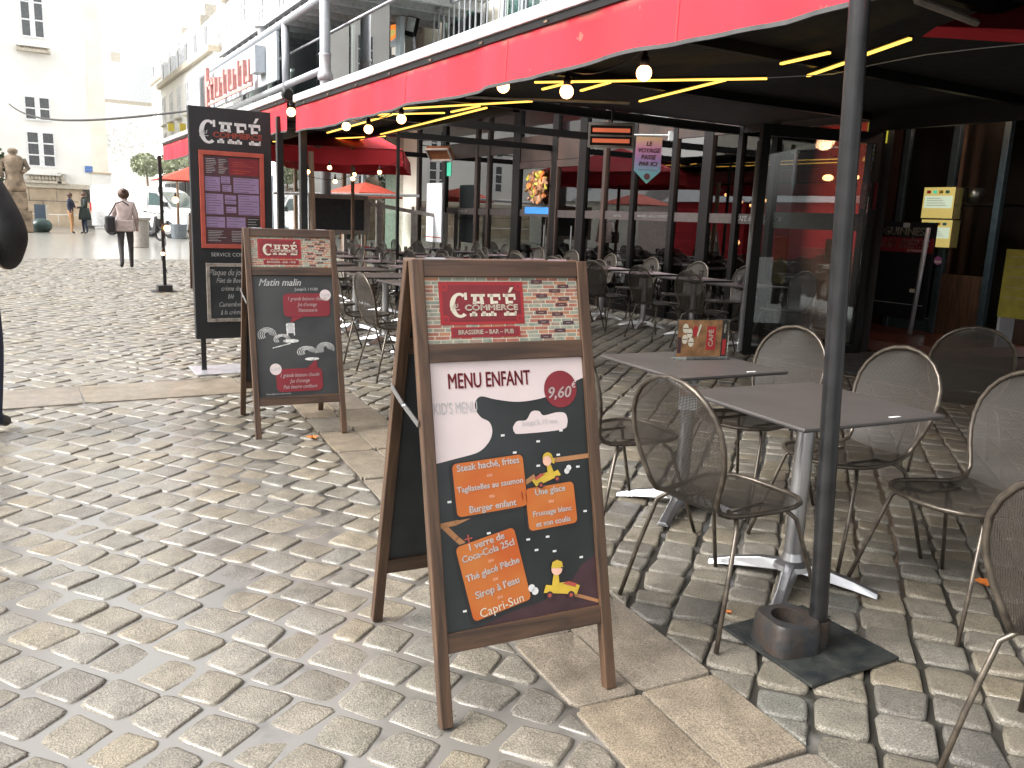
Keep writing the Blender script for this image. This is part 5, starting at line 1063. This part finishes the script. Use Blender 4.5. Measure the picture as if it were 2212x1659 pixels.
tag(MB().tube([atY(590, 417, 17.3), atY(905, 423, 17.3)], .03, 8).build('handrail', 'rail_white'), 'white horizontal handrail passing behind the blackboard', 'handrail')
t = thing('blackboard', 'blank slate-grey blackboard in a pale frame beyond the parasol pole', 'blackboard', (0, 16.4, 0)); a, c_ = atY(674, 427, 16.4), atY(786, 498, 16.4)
MB().bx(a.x, c_.x, 0, .03, c_.z, a.z).build('panel', 'slate_board', t); MB().bx(a.x - .08, c_.x + .08, -.02, .0, a.z, a.z + .08).bx(a.x - .08, c_.x + .08, -.02, .0, c_.z - .08, c_.z).bx(a.x - .08, a.x, -.02, .0, c_.z, a.z).bx(c_.x, c_.x + .12, -.02, .0, c_.z, a.z).build('board_frame', 'frame_grey', t)
for x in (a.x, c_.x): MB().bx(x - .03, x + .03, .04, .08, 0, c_.z).build('leg', 'frame_grey', t)
p = atY(679, 440, 13.2); t = thing('parasol_post', 'pinkish wooden parasol post between black post and blackboard', 'post', (p.x, 13.2, 0)); MB().tube([(0, 0, 0), (-.05, 0, 2.3)], .045, 10).build('pole', 'br4', t)
# ------------------------------------------------------------------ background buildings
def window(parent, c, w, h, cols, rows, axis, glassm='window_dark', fr=.07, deep=.12):
    """casement: white frame and bars with recessed panes; axis 'x' = wall along X facing -Y, 'y' = wall along Y facing -X"""
    M = Matrix.Translation(c) @ (Matrix.Identity(4) if axis == 'x' else Matrix.Rotation(R(-90), 4, 'Z'))
    b = MB(); b.bx(-w / 2, w / 2, -.03, .05, h / 2 - fr, h / 2, M).bx(-w / 2, w / 2, -.03, .05, -h / 2, -h / 2 + fr, M)
    b.bx(-w / 2, -w / 2 + fr, -.03, .05, -h / 2 + fr, h / 2 - fr, M).bx(w / 2 - fr, w / 2, -.03, .05, -h / 2 + fr, h / 2 - fr, M).bx(-fr * 1.6, fr * 1.6, -.035, .05, -h / 2 + fr, h / 2 - fr, M)
    hw = w / 2
    for i in range(1, rows): z = -h / 2 + h * i / rows; b.bx(-hw + fr, -fr * 1.6, -.02, .05, z - .035, z + .035, M).bx(fr * 1.6, hw - fr, -.02, .05, z - .035, z + .035, M)
    f = b.build('window_frame', 'white_frame', parent)
    for s in (-1, 1):
        for i in range(rows):
            x0, x1 = sorted((s * fr * 1.6, s * (hw - fr))); z0, z1 = -h / 2 + h * i / rows + .035, -h / 2 + h * (i + 1) / rows - .035
            MB().bx(x0, x1, .01, .02, z0, z1, M).build('pane', glassm, f)
LB = thing('cream_building', 'tall pale stone building closing the street on the left', 'building', (0, 50, 0))
YB = 50.0
def bx_(px0, px1, py0, py1, y0, y1, name, m, parent=LB):
    a, c_ = atY(px0, py0, YB), atY(px1, py1, YB); return MB().bx(a.x, c_.x, y0, y1, c_.z, a.z).build(name, m, parent)
corner = atY(240, 450, YB).x; plz = atY(150, 407, YB).z
MB().bx(-24, corner - .75, .35, 12, plz + .0, 17).build('wall', 'pale_wall', LB); MB().bx(corner - .75, corner, .2, 12, plz + .9, 17).build('pilaster', 'cream_wall', LB)
MB().bx(corner - .82, corner + .1, .1, 12, 0, plz + .82).build('pilaster', 'pale_wall', LB); MB().bx(corner - .86, corner + .12, .05, 12, plz + .82, plz + .9).build('ledge', 'tan_stone', LB)
for (x0, x1) in [(-24 + i * 1.25, -24 + (i + 1) * 1.25 - .03) for i in range(22)]:
    if x1 < corner - .9:
        for j in range(3): o = .6 * (j % 2); MB().bx(x0 + o - .3, x1 + o - .3, .12 + rr.uniform(0, .02), .34, j * plz / 3 + .01, (j + 1) * plz / 3 - .02).build('stone_block', 'tan_stone', LB)
MB().bx(-24, atY(192, 405, YB).x, .0, .4, plz - .02, plz + .22).build('ledge', 'beige_stone', LB)
for s_ in ((-1, 1)): pass
for (px0, px1, py0, py1, rows) in ((37, 99, -42, 83, 3), (50, 112, 204, 262, 2), (55, 123, 281, 362, 3)):
    a, c_ = atY(px0, py0, YB), atY(px1, py1, YB); window(LB, Vector(((a.x + c_.x) / 2, .28, (a.z + c_.z) / 2)), c_.x - a.x, a.z - c_.z, 2, rows, 'x')
    for k in (1, 2, 3): window(LB, Vector(((a.x + c_.x) / 2 - 4.2 * k, .28, (a.z + c_.z) / 2)), c_.x - a.x, a.z - c_.z, 2, rows, 'x')
def balustrade(px0, px1, py0, py1, n):
    a, c_ = atY(px0, py0, YB), atY(px1, py1, YB); h = a.z - c_.z; MB().bx(a.x - .1, c_.x + .1, -.1, .3, a.z, a.z + .12).build('balustrade_rail', 'pale_wall', LB); MB().bx(a.x - .1, c_.x + .1, -.1, .3, c_.z - .12, c_.z).build('balustrade_rail', 'beige_stone', LB)
    for i in range(n): MB().lathe([(.05, 0), (.04, h * .1), (.10, h * .35), (.09, h * .5), (.04, h * .8), (.06, h)], 8, (a.x + (c_.x - a.x) * (i + .5) / n, .1, c_.z)).build('baluster', 'beige_stone', LB, smooth=True)
balustrade(40, 104, 97, 110, 9); balustrade(57, 128, 376, 392, 9); balustrade(128, 140, 376, 392, 1)
t = thing('street_plate', 'blue street name plate on the pale corner building', 'sign', (0, YB + .3, 0)); a, c_ = atY(184, 358, YB), atY(204, 373, YB); MB().bx(a.x, c_.x, 0, .04, c_.z, a.z).build('plate', 'blue_plate', t); bd = Board(-.002); bd.text('ink_white', '\u2014 \u2014', .12, (a.x + c_.x) / 2, (a.z + c_.z) / 2, 1); bd.build(t)
def street_house(label, y0, y1, X, zc, zr, floors, bays, m='pale_wall', shop='shop_dark', z0=0):
    t = thing('street_house', label, 'house', (X, y0, 0)); L = y1 - y0
    MB().bx(0, 9, 0, L, 0, zc).build('wall', m, t); MB().bx(-.25, 9, -.02, L, zc, zc + .3).build('cornice', 'beige_stone', t)
    MB().add([(0, 0, zc + .3), (0, L, zc + .3), (1.3, L, zr), (1.3, 0, zr), (9, 0, zr), (9, L, zr), (9, 0, zc + .3), (9, L, zc + .3)], [(0, 3, 2, 1), (3, 4, 5, 2), (0, 6, 4, 3), (1, 2, 5, 7)]).build('roof', 'slate', t)
    for i in range(bays):
        y = L * (i + .5) / bays
        for f in range(floors):
            z = 4.1 + (zc - 4.3) * (f + .45) / floors; window(t, Vector((-.02, y, z)), 1.0, 1.65, 2, 3, 'y', fr=.09)
            MB().bx(-.22, -.02, y - .7, y + .7, z - .98, z - .90).build('window_sill', 'beige_stone', t)
        MB().bx(-.02, 1.0, y - .5, y + .5, zc + .3, zc + 1.5).build('dormer', 'white_frame', t); MB().bx(-.05, -.025, y - .35, y + .35, zc + .45, zc + 1.35).build('dormer_pane', 'window_dark', t)
        MB().bx(-.04, .0, y - L / bays * .4, y + L / bays * .4, .3, 2.7).build('shop_window', shop, t)
    for k in range(2): MB().bx(2, 2.8, L * (.2 + .6 * k), L * (.2 + .6 * k) + .7, zr, zr + 1.4).build('chimney', 'beige_stone', t)
    return t
street_house('pale corner house with quoined edge, nearest behind the steel terrace', 31, 43, 9.0, 13, 16.5, 4, 4)
h_ = [x for x in bpy.data.objects if x.name.startswith('street_house')][-1]
for i in range(22): MB().bx(-.08, -.001, -.0 if i % 2 else .0, .7 if i % 2 else .45, .6 * i + .03, .6 * i + .57).build('quoin', 'cream_wall', h_, loc=(0, 12 - .75, 0))
street_house('low pale house row with dormers in the middle distance', 43.2, 60, 8.6, 8.6, 11.5, 2, 6)
street_house('faint far house at the end of the street', 62, 78, 10.5, 11.0, 14.0, 3, 4)
street_house('faint pale house beyond the far trees', 84, 104, 6.5, 10.0, 13.5, 3, 4, shop='shop_dark')
t = thing('shop_awning', 'black and white striped shop awning far down the street', 'awning', (7.2, 46, 2.6)); b = MB()
for i in range(18): b.use(MATS['stripe_white' if i % 2 else 'shop_dark']); y = i * .4; b.add([(0, y, 0), (0, y + .4, 0), (1.4, y + .4, 1.3), (1.4, y, 1.3)], [(0, 1, 2, 3)])
b.build('canvas', None, t)
def ball_tree(label, p, r, h):
    t = thing('potted_tree', label, 'tree', (p.x, p.y, 0)); b = MB(); q = random.Random(int(p.x * 100))
    for k in range(1300):
        a, e_ = q.uniform(0, 6.28), math.asin(q.uniform(-1, 1)); rad = r * q.uniform(.5, 1.0) ** .6 * (1 + .07 * math.sin(3 * a)); c_ = Vector((math.cos(a) * math.cos(e_), math.sin(a) * math.cos(e_), math.sin(e_) * .8)) * rad + Vector((0, 0, h)); s = q.uniform(.04, .08)
        u = Vector((q.uniform(-1, 1), q.uniform(-1, 1), q.uniform(-1, 1))).normalized() * s; w = u.cross(Vector((q.uniform(-1, 1), 1, .3))).normalized() * s * .6; b.add([c_ - u, c_ + w, c_ + u, c_ - w], [(0, 1, 2, 3)])
    b.build('crown', 'foliage_pale', t); MB().tube([(0, 0, .5), (.03, 0, h * .6), (0, 0, h)], [.06, .05, .03], 8).build('trunk', 'old_wood', t); MB().lathe([(.28, 0), (.36, .6), (.3, .6)], 14).build('pot', 'shop_dark', t)
ball_tree('round clipped tree left of the far black awning post', atY(316, 356, 40) , .62, atY(316, 356, 40).z); ball_tree('round clipped tree right of the far black awning post', atY(380, 358, 38), .68, atY(380, 358, 38).z)
t = thing('far_tree', 'faint grey leafless tree clump at the end of the street', 'tree', (atY(255, 330, 70).x, 70, 0)); b = MB(); q = random.Random(8)
for k in range(420): c_ = Vector((q.gauss(0, 1.3), q.gauss(0, 1.3), 6.0 + q.gauss(0, .8))); s = q.uniform(.08, .2); u = Vector((q.uniform(-1, 1), q.uniform(-1, 1), q.uniform(-1, 1))).normalized() * s; w = u.cross(Vector((0, 1, .3))).normalized() * s * .4; b.add([c_ - u, c_ + w, c_ + u, c_ - w], [(0, 1, 2, 3)])
b.build('crown', 'grey_twig', t); MB().tube([(0, 0, 0), (.1, 0, 2.5), (0, 0, 5)], [.14, .1, .05], 8).build('trunk', 'grey_twig', t)
# overhead cable
pts = [atY(45, 232, 44).lerp(atY(404, 238, 8), 0)]
A0, A1 = atY(20, 225, 46), Vector((1.30, 7.45, 2.16)); q = []
for k in range(25): u = k / 24; s_ = 1 - (1 - u) ** 2.2; v = A0.lerp(A1, s_); v.z -= .9 * 4 * s_ * (1 - s_) * .35; q.append(v)
tag(MB().tube(q, [.03 - .024 * k / 24 for k in range(25)], 5).build('light_cable', 'beam_black'), 'dark festoon cable slung from the menu totem across to the pale building', 'cable')
# statue
t = thing('statue', 'weathered brown stone statue on a pedestal before the pale building', 'statue', (atY(38, 470, 42).x, 42, 0)); zf = atY(38, 415, 42).z; zh = atY(30, 320, 42).z
MB().bx(-.55, .55, -.5, .5, 0, zf * .55).bx(-.42, .42, -.4, .4, zf * .55, zf).build('pedestal', 'statue_stone', t, bevel=.03)
hh = zh - zf; MB().lathe([(.38, 0), (.42, .1 * hh), (.33, .35 * hh), (.36, .55 * hh), (.42, .72 * hh), (.30, .82 * hh), (.12, .85 * hh), (.19, .90 * hh), (.20, .96 * hh), (.08, hh)], 14, (0, 0, zf)).tube([(.36, -.05, zf + .75 * hh), (.52, -.15, zf + .55 * hh), (.3, -.3, zf + .45 * hh)], [.12, .10, .08], 8).tube([(-.36, -.05, zf + .75 * hh), (-.5, -.1, zf + .5 * hh), (-.42, -.15, zf + .32 * hh)], [.12, .10, .08], 8).build('figure', 'statue_stone', t, smooth=True)
b = MB(); q = random.Random(5)
for k in range(160): c_ = Vector((-.75 + q.gauss(0, .28), -.1, zf + .55 * hh + q.gauss(0, .45))); s = q.uniform(.05, .12); u = Vector((q.uniform(-1, 1), q.uniform(-1, 1), q.uniform(-1, 1))).normalized() * s; w = u.cross(Vector((0, 1, .3))).normalized() * s; b.add([c_ - u, c_ + w, c_ + u, c_ - w], [(0, 1, 2, 3)])
b.build('greenery', 'foliage', t)
t = thing('information_panel', 'dark blue information panel in front of the tan plinth', 'panel', (0, 45, 0)); a, c_ = atY(73, 441, 45), atY(101, 488, 45); MB().bx(a.x, c_.x, 0, .1, .12, a.z).build('panel', 'blue_panel', t); MB().bx(c_.x, c_.x + .12, -.02, .12, 0, a.z).bx(a.x, c_.x, .02, .08, 0, .12).build('frame', 'beige_stone', t)
t = thing('bollard_globe', 'squat dark green globe bollard before the information panel', 'bollard', (atY(89, 489, 43).x, 43, 0)); MB().lathe([(.3, 0), (.42, .15), (.45, .32), (.35, .5), (.12, .58)], 16).build('globe', 'bin_green', t, smooth=True)
# van
def van():
    x0 = atY(204, 490, 40).x; x1 = x0 + 4.9
    t = thing('delivery_van', 'white delivery van parked beyond the walking woman', 'van', (x0, 41.5, 0), R(-46))
    side = [(0, .35), (0, 1.95), (.15, 2.12), (2.9, 2.15), (3.5, 1.95), (4.15, 1.30), (4.75, 1.15), (4.9, .85), (4.88, .35), (4.3, .32), (4.22, .55), (3.95, .72), (3.68, .55), (3.6, .32), (1.35, .32), (1.27, .55), (1.0, .72), (.73, .55), (.65, .32)]
    MB().prism(side, 0, 1.9).build('body', 'van_white', t, bevel=.04)
    for x in (1.0, 3.95):
        for y in (-.02, 1.72): w = MB().lathe([(.32, -.1), (.34, -.06), (.34, .06), (.32, .1)], 20, M=Matrix.Rotation(R(90), 4, 'X')).build('wheel', 'tyre', t, loc=(x, y + .1, .34)); MB().lathe([(1e-4, -.02), (.2, -.02), (.2, .02), (1e-4, .02)], 14, M=Matrix.Rotation(R(90), 4, 'X')).build('hubcap', 'aluminium', w, loc=(0, -.1, 0))
    MB().prism([(3.0, 1.35), (3.05, 1.9), (3.45, 1.85), (3.98, 1.35)], -.012, -.002).build('side_window', 'van_glass', t)
    MB().add([(3.53, .12, 1.93), (3.53, 1.78, 1.93), (4.17, 1.82, 1.31), (4.17, .08, 1.31)], [(0, 1, 2, 3)]).build('windscreen', 'van_glass', t, loc=(.015, 0, .01)); MB().bx(-.02, .02, .1, 1.8, .32, .6).bx(4.86, 4.93, .1, 1.8, .35, .6).build('bumper', 'dark_plastic', t)
    MB().bx(1.45, 3.5, -.01, .0, .3, .42).build('sill_strip', 'dark_plastic', t); MB().bx(2.95, 2.98, -.006, 0, .5, 2.0).build('door_seam', 'dark_plastic', t); MB().bx(2.75, 2.9, -.03, 0, 1.05, 1.1).build('door_handle', 'dark_plastic', t); MB().bx(3.9, 4.0, -.22, -.02, 1.3, 1.5).build('mirror', 'dark_plastic', t)
    for y in (-.01, 1.8): MB().bx(-.02, .05, y, y + .1, 1.0, 1.35).build('tail_light', 'signal_red', t)
    for y in (.05, 1.6): MB().bx(4.78, 4.93, y, y + .25, .82, 1.02).build('headlight', 'plastic_white', t)
van()
p = atz(322, 500); p = atY(322, 500, 36); t = thing('parked_scooter', 'dark parked scooter beside the far black post', 'scooter', (p.x, 36, 0), R(-60))
for x in (-.62, .62): w = MB().tube([(x + .24 * math.cos(a), 0, .27 + .24 * math.sin(a)) for a in [k * .524 for k in range(12)]], .05, 6, closed=True).build('wheel', 'tyre', t); MB().lathe([(1e-4, -.02), (.12, -.02), (.12, .02), (1e-4, .02)], 10, (0, 0, 0), M=Matrix.Translation((x, 0, .27)) @ Matrix.Rotation(R(90), 4, 'X')).build('rim', 'aluminium', w)
MB().prism([(-.75, .45), (-.7, .75), (-.1, .72), (.0, .38), (.35, .35), (.5, .95), (.62, .92), (.55, .3), (-.1, .22), (-.5, .3)], -.14, .14).build('body', 'dark_plastic', t, bevel=.03); MB().prism([(-.72, .76), (-.65, .84), (-.05, .80), (-.08, .73)], -.13, .13).build('seat', 'leather_black', t, bevel=.02); MB().tube([(.5, -.32, 1.08), (.53, 0, 1.02), (.5, .32, 1.08)], .02, 6).build('handlebar', 'dark_plastic', t); MB().lathe([(.05, -.02), (.09, .02)], 10, M=Matrix.Translation((.6, 0, .92)) @ Matrix.Rotation(R(90), 4, 'Y')).build('headlight', 'plastic_white', t)
p = atY(303, 487, 30); t = thing('litter_bin', 'pale litter bin standing right of the walking woman', 'bin', (p.x, 30, 0)); MB().lathe([(.24, 0), (.27, .85), (.34, .9), (.34, .95), (.2, .95)], 16).build('barrel', 'frame_grey', t, smooth=True, auto=30)
t = thing('parasol', 'small orange-red parasol behind the far standing sign', 'parasol', (atY(400, 410, 17).x, 17, 0)); MB().add([(-.5, -.5, 1.85), (.9, -.5, 1.85), (.9, .9, 1.85), (-.5, .9, 1.85), (.2, .2, 2.15)], [(0, 1, 4), (1, 2, 4), (2, 3, 4), (3, 0, 4)]).build('canopy', 'parasol_orange', t); MB().tube([(.2, .2, 0), (.2, .2, 2.1)], .025).build('pole', 'old_wood', t)
for (x0, x1, l) in ((357, 373, 'left'), (382, 398, 'right')):
    a, c_ = atY(x0 + 6, 266, 13.8), atY(x1 + 4, 284, 13.8); tag(MB().bx(0, c_.x - a.x, 0, .02, 0, a.z - c_.z).build('card_sign', 'yellow_card', loc=(a.x, 13.8, c_.z)), '%s of two small yellow cards above the far awning' % l, 'card')
t = thing('wall_lantern', 'dark street lantern above the steel tube of the terrace', 'lantern', atX(571, 68, 5.6)); MB().lathe([(.10, -.28), (.2, .05), (.26, .08), (.05, .22)], 8).build('lantern', 'louvre_grey', t); MB().tube([(0, 0, -.28), (0, 0, -.5)], .03).build('stem', 'louvre_grey', t)

# ------------------------------------------------------------------ market chalets and far side of the square (seen as reflections in the glass)
def chalet(label, y, m, roof):
    t = thing('market_chalet', label, 'chalet', (-9.5, y, 0), 0, 'market chalets across the street')
    for i in range(12): MB().bx(0, .04, 0, 4.6, i * .2 + .01, i * .2 + .19).build('plank', m, t)
    MB().bx(-2.2, -.001, .02, 4.58, 0, 2.4).build('body', m, t); MB().prism([(-2.5, 2.4), (.5, 2.4), (-1.0, 3.4)], -.2, 4.8, 'y').build('roof', roof, t)
chalet('white planked market chalet opposite the far windows', 38.0, 'stripe_white', 'rail_white'); chalet('white planked market chalet opposite the glass doors', 32.5, 'stripe_white', 'rail_white'); chalet('red planked market chalet opposite the entrance', 25.5, 'awning_red', 'rail_white'); chalet('red planked market chalet opposite the nearest table', 20.5, 'awning_red', 'rail_white')
t = thing('square_house', 'long pale house across the square', 'house', (-26, -10, 0)); MB().bx(-8, 0, 0, 56, 0, 11).build('wall', 'cream_wall', t); MB().bx(-8, .4, -.2, 56.2, 11, 11.4).build('cornice', 'beige_stone', t)
for i in range(14):
    for f in range(3): MB().bx(.0, .03, 2 + i * 3.9, 3.3 + i * 3.9, 1.2 + f * 3.4, 3.3 + f * 3.4).build('window', 'window_dark', t)
t = thing('side_house', 'pale house seen through the end of the cafe room', 'house', (9.4, 24, 0)); MB().bx(0, 12, 0, 6, 0, 9).build('wall', 'cream_wall', t)
for i in range(4): MB().bx(.8 + i * 2.6, 2.0 + i * 2.6, -.03, 0, 1, 3).build('window', 'window_dark', t)

# ------------------------------------------------------------------ people
def person(label, loc, rz, J, Rd, bones, hair=None, hairm='hair_brown', extra=None):
    """J joint -> position, Rd joint -> radius, bones: (a, b, material)"""
    t = thing('person', label, 'person', loc, rz)
    names = list(J); me = bpy.data.meshes.new('body'); me.from_pydata([J[n] for n in names], [(names.index(a), names.index(b)) for a, b, m in bones], [])
    o = bpy.data.objects.new('body_tmp', me); COL.objects.link(o); sk = o.modifiers.new('s', 'SKIN'); sk.use_smooth_shade = True; sb = o.modifiers.new('d', 'SUBSURF'); sb.levels = 2; sb.render_levels = 2
    for i, n in enumerate(names):
        r = Rd[n]; me.skin_vertices[0].data[i].radius = (r, r) if not isinstance(r, tuple) else r; me.skin_vertices[0].data[i].use_root = (n == 'pelvis')
    dg = bpy.context.evaluated_depsgraph_get(); ev = bpy.data.meshes.new_from_object(o.evaluated_get(dg)); bpy.data.objects.remove(o)
    ev.materials.clear(); mats = []
    for a, b, m in bones:
        if m not in mats: mats.append(m); ev.materials.append(MATS[m])
    seg = [(Vector(J[a]), Vector(J[b]), mats.index(m), (Rd[a] if not isinstance(Rd[a], tuple) else Rd[a][0])) for a, b, m in bones]
    for p in ev.polygons:
        c = p.center; best = (9, 0)
        for a, b, m, r in seg:
            ab = b - a; k = max(0, min(1, (c - a).dot(ab) / max(ab.length_squared, 1e-9))); d = (c - (a + ab * k)).length
            if d - r * .3 < best[0]: best = (d - r * .3, m)
        p.material_index = best[1]; p.use_smooth = True
    ev.name = 'body'; body = bpy.data.objects.new('body', ev); COL.objects.link(body); body.parent = t
    hd = Vector(J['head'])
    if hair: hair(t, hd, hairm)
    b = MB().use(MATS['skin']); b.sphere(hd + Vector((0, -.095, -.01)), .016, 6, 4)
    for s in (-1, 1): b.sphere(hd + Vector((s * .082, 0, -.01)), .02, 6, 4)
    b.use(MATS['ink_black'])
    for s in (-1, 1): b.sphere(hd + Vector((s * .032, -.085, .015)), .010, 6, 4)
    b.build('face', None, t, smooth=True)
    return t
def base_pose(h=1.7, stride=0.0, lean=0.0, armL=None, armR=None):
    k = h / 1.7
    J = {'pelvis': (0, 0, .93), 'waist': (0, 0, 1.08), 'chest': (0, lean * .5, 1.30), 'neck': (0, lean, 1.45), 'head': (0, lean - .01, 1.60), 'crown': (0, lean, 1.67),
         'shL': (-.17, lean * .7, 1.40), 'shR': (.17, lean * .7, 1.40), 'elL': (-.23, .02, 1.14), 'elR': (.23, .02, 1.14), 'waL': (-.24, -.08, .90), 'waR': (.24, -.08, .90), 'haL': (-.24, -.10, .82), 'haR': (.24, -.10, .82),
         'hiL': (-.09, 0, .88), 'hiR': (.09, 0, .88), 'knL': (-.10, -.04 - stride * .4, .49), 'knR': (.10, -.02 + stride * .25, .49), 'anL': (-.10, .0 - stride, .09), 'anR': (.10, stride * 1.0, .09 + abs(stride) * .25), 'toL': (-.11, -.14 - stride, .035), 'toR': (.11, -.13 + stride, .035 + abs(stride) * .12)}
    for d in (armL, armR):
        if d: J.update(d)
    return {n: (x * k, y * k, z * k) for n, (x, y, z) in J.items()}
RD = {'pelvis': (.15, .12), 'waist': (.14, .11), 'chest': (.17, .12), 'neck': .055, 'head': (.085, .10), 'crown': .07, 'shL': .075, 'shR': .075, 'elL': .05, 'elR': .05, 'waL': .033, 'waR': .033, 'haL': .04, 'haR': .04, 'hiL': .09, 'hiR': .09, 'knL': .062, 'knR': .062, 'anL': .042, 'anR': .042, 'toL': .036, 'toR': .036}
def bones_of(top, leg, shoe='shoe'):
    B = [('pelvis', 'waist', top), ('waist', 'chest', top), ('chest', 'neck', top), ('neck', 'head', 'skin'), ('head', 'crown', 'skin')]
    for s in 'LR': B += [('chest', 'sh' + s, top), ('sh' + s, 'el' + s, top), ('el' + s, 'wa' + s, top), ('wa' + s, 'ha' + s, 'skin'), ('pelvis', 'hi' + s, leg), ('hi' + s, 'kn' + s, leg), ('kn' + s, 'an' + s, leg), ('an' + s, 'to' + s, shoe)]
    return B
def hair_short(t, hd, m): MB().sphere(hd + Vector((0, .012, .03)), .112, 12, 8).build('hair', m, t, smooth=True)
def hair_bun(t, hd, m): b = MB(); b.sphere(hd + Vector((0, .02, .025)), .118, 12, 8); b.sphere(hd + Vector((0, .10, .09)), .055, 10, 6); b.build('hair', m, t, smooth=True)
# walking woman, seen from behind (local -y is the way she faces)
rd = dict(RD); rd.update({'pelvis': (.17, .14), 'waist': (.17, .14), 'chest': (.19, .15), 'elL': .06, 'elR': .06, 'shL': .085, 'shR': .085})
p = atz(275, 581); w_ = person('woman walking away in a pale pink jacket and dark trousers, hair in a bun', (p.x, p.y, 0), R(176), base_pose(1.66, .16), rd, bones_of('light_jacket', 'grey_trousers'), hair_bun)
MB().prism([(-.19, .80), (.19, .80), (.18, 1.05), (-.18, 1.05)], -.13, .13).build('jacket_hem', 'light_jacket', w_, bevel=.03)
t = thing('shoulder_bag', 'black shoulder bag hanging at the walking woman\u2019s left side', 'bag', (p.x - .30, p.y - .08, 0)); MB().bx(-.09, .09, -.14, .14, .78, 1.12).build('bag', 'leather_black', t, bevel=.04); MB().tube([(-.02, 0, 1.1), (.12, -.14, 1.38), (.26, -.05, 1.43), (.38, -.05, 1.35)], .014, 6).build('strap', 'leather_black', t)
def standing(label, px, py, d, rz, h, top, leg, coat=None, arm=None):
    q = atY(px, py, d); w = person(label, (q.x, d, 0), rz, base_pose(h, .03, 0, arm), RD, bones_of(top, leg), hair_short)
    if coat: MB().lathe([(.25, .62), (.24, .8), (.21, .95), (.18, 1.12)], 14).build('coat_skirt', coat, w, smooth=True)
    return w
fwd = {'elR': (.24, -.10, 1.12), 'waR': (.12, -.30, 1.10), 'haR': (.10, -.38, 1.10)}
standing('person in a navy jacket and tan trousers facing the dark-coated person', 155, 495, 41, R(70), 1.72, 'navy', 'tan_cloth', None, fwd)
standing('person in a long dark coat and jeans beside the white van', 185, 496, 41, R(-75), 1.76, 'dark_green_coat', 'denim', 'dark_green_coat', fwd)
rd = dict(RD); rd.update({'pelvis': (.19, .16), 'waist': (.21, .17), 'chest': (.24, .18), 'shL': .12, 'shR': .12, 'elL': .085, 'elR': .085, 'waL': .06, 'waR': .06, 'hiL': .11, 'hiR': .11, 'knL': .08, 'knR': .08})
person('person in a thick black coat and dark jeans cut off by the left edge', (-.305, 5.75, 0), R(160), base_pose(1.8, .05, 0, {'elL': (-.32, .06, 1.12), 'waL': (-.22, -.12, .98), 'haL': (-.15, -.2, .96)}), rd, bones_of('coat_black', 'denim'), hair_short)
p = atY(296, 436, 27); t = thing('shopping_bag', 'round red bag carried beyond the walking woman', 'bag', (p.x, 27, 0)); 
bpy.data.objects.remove(t)
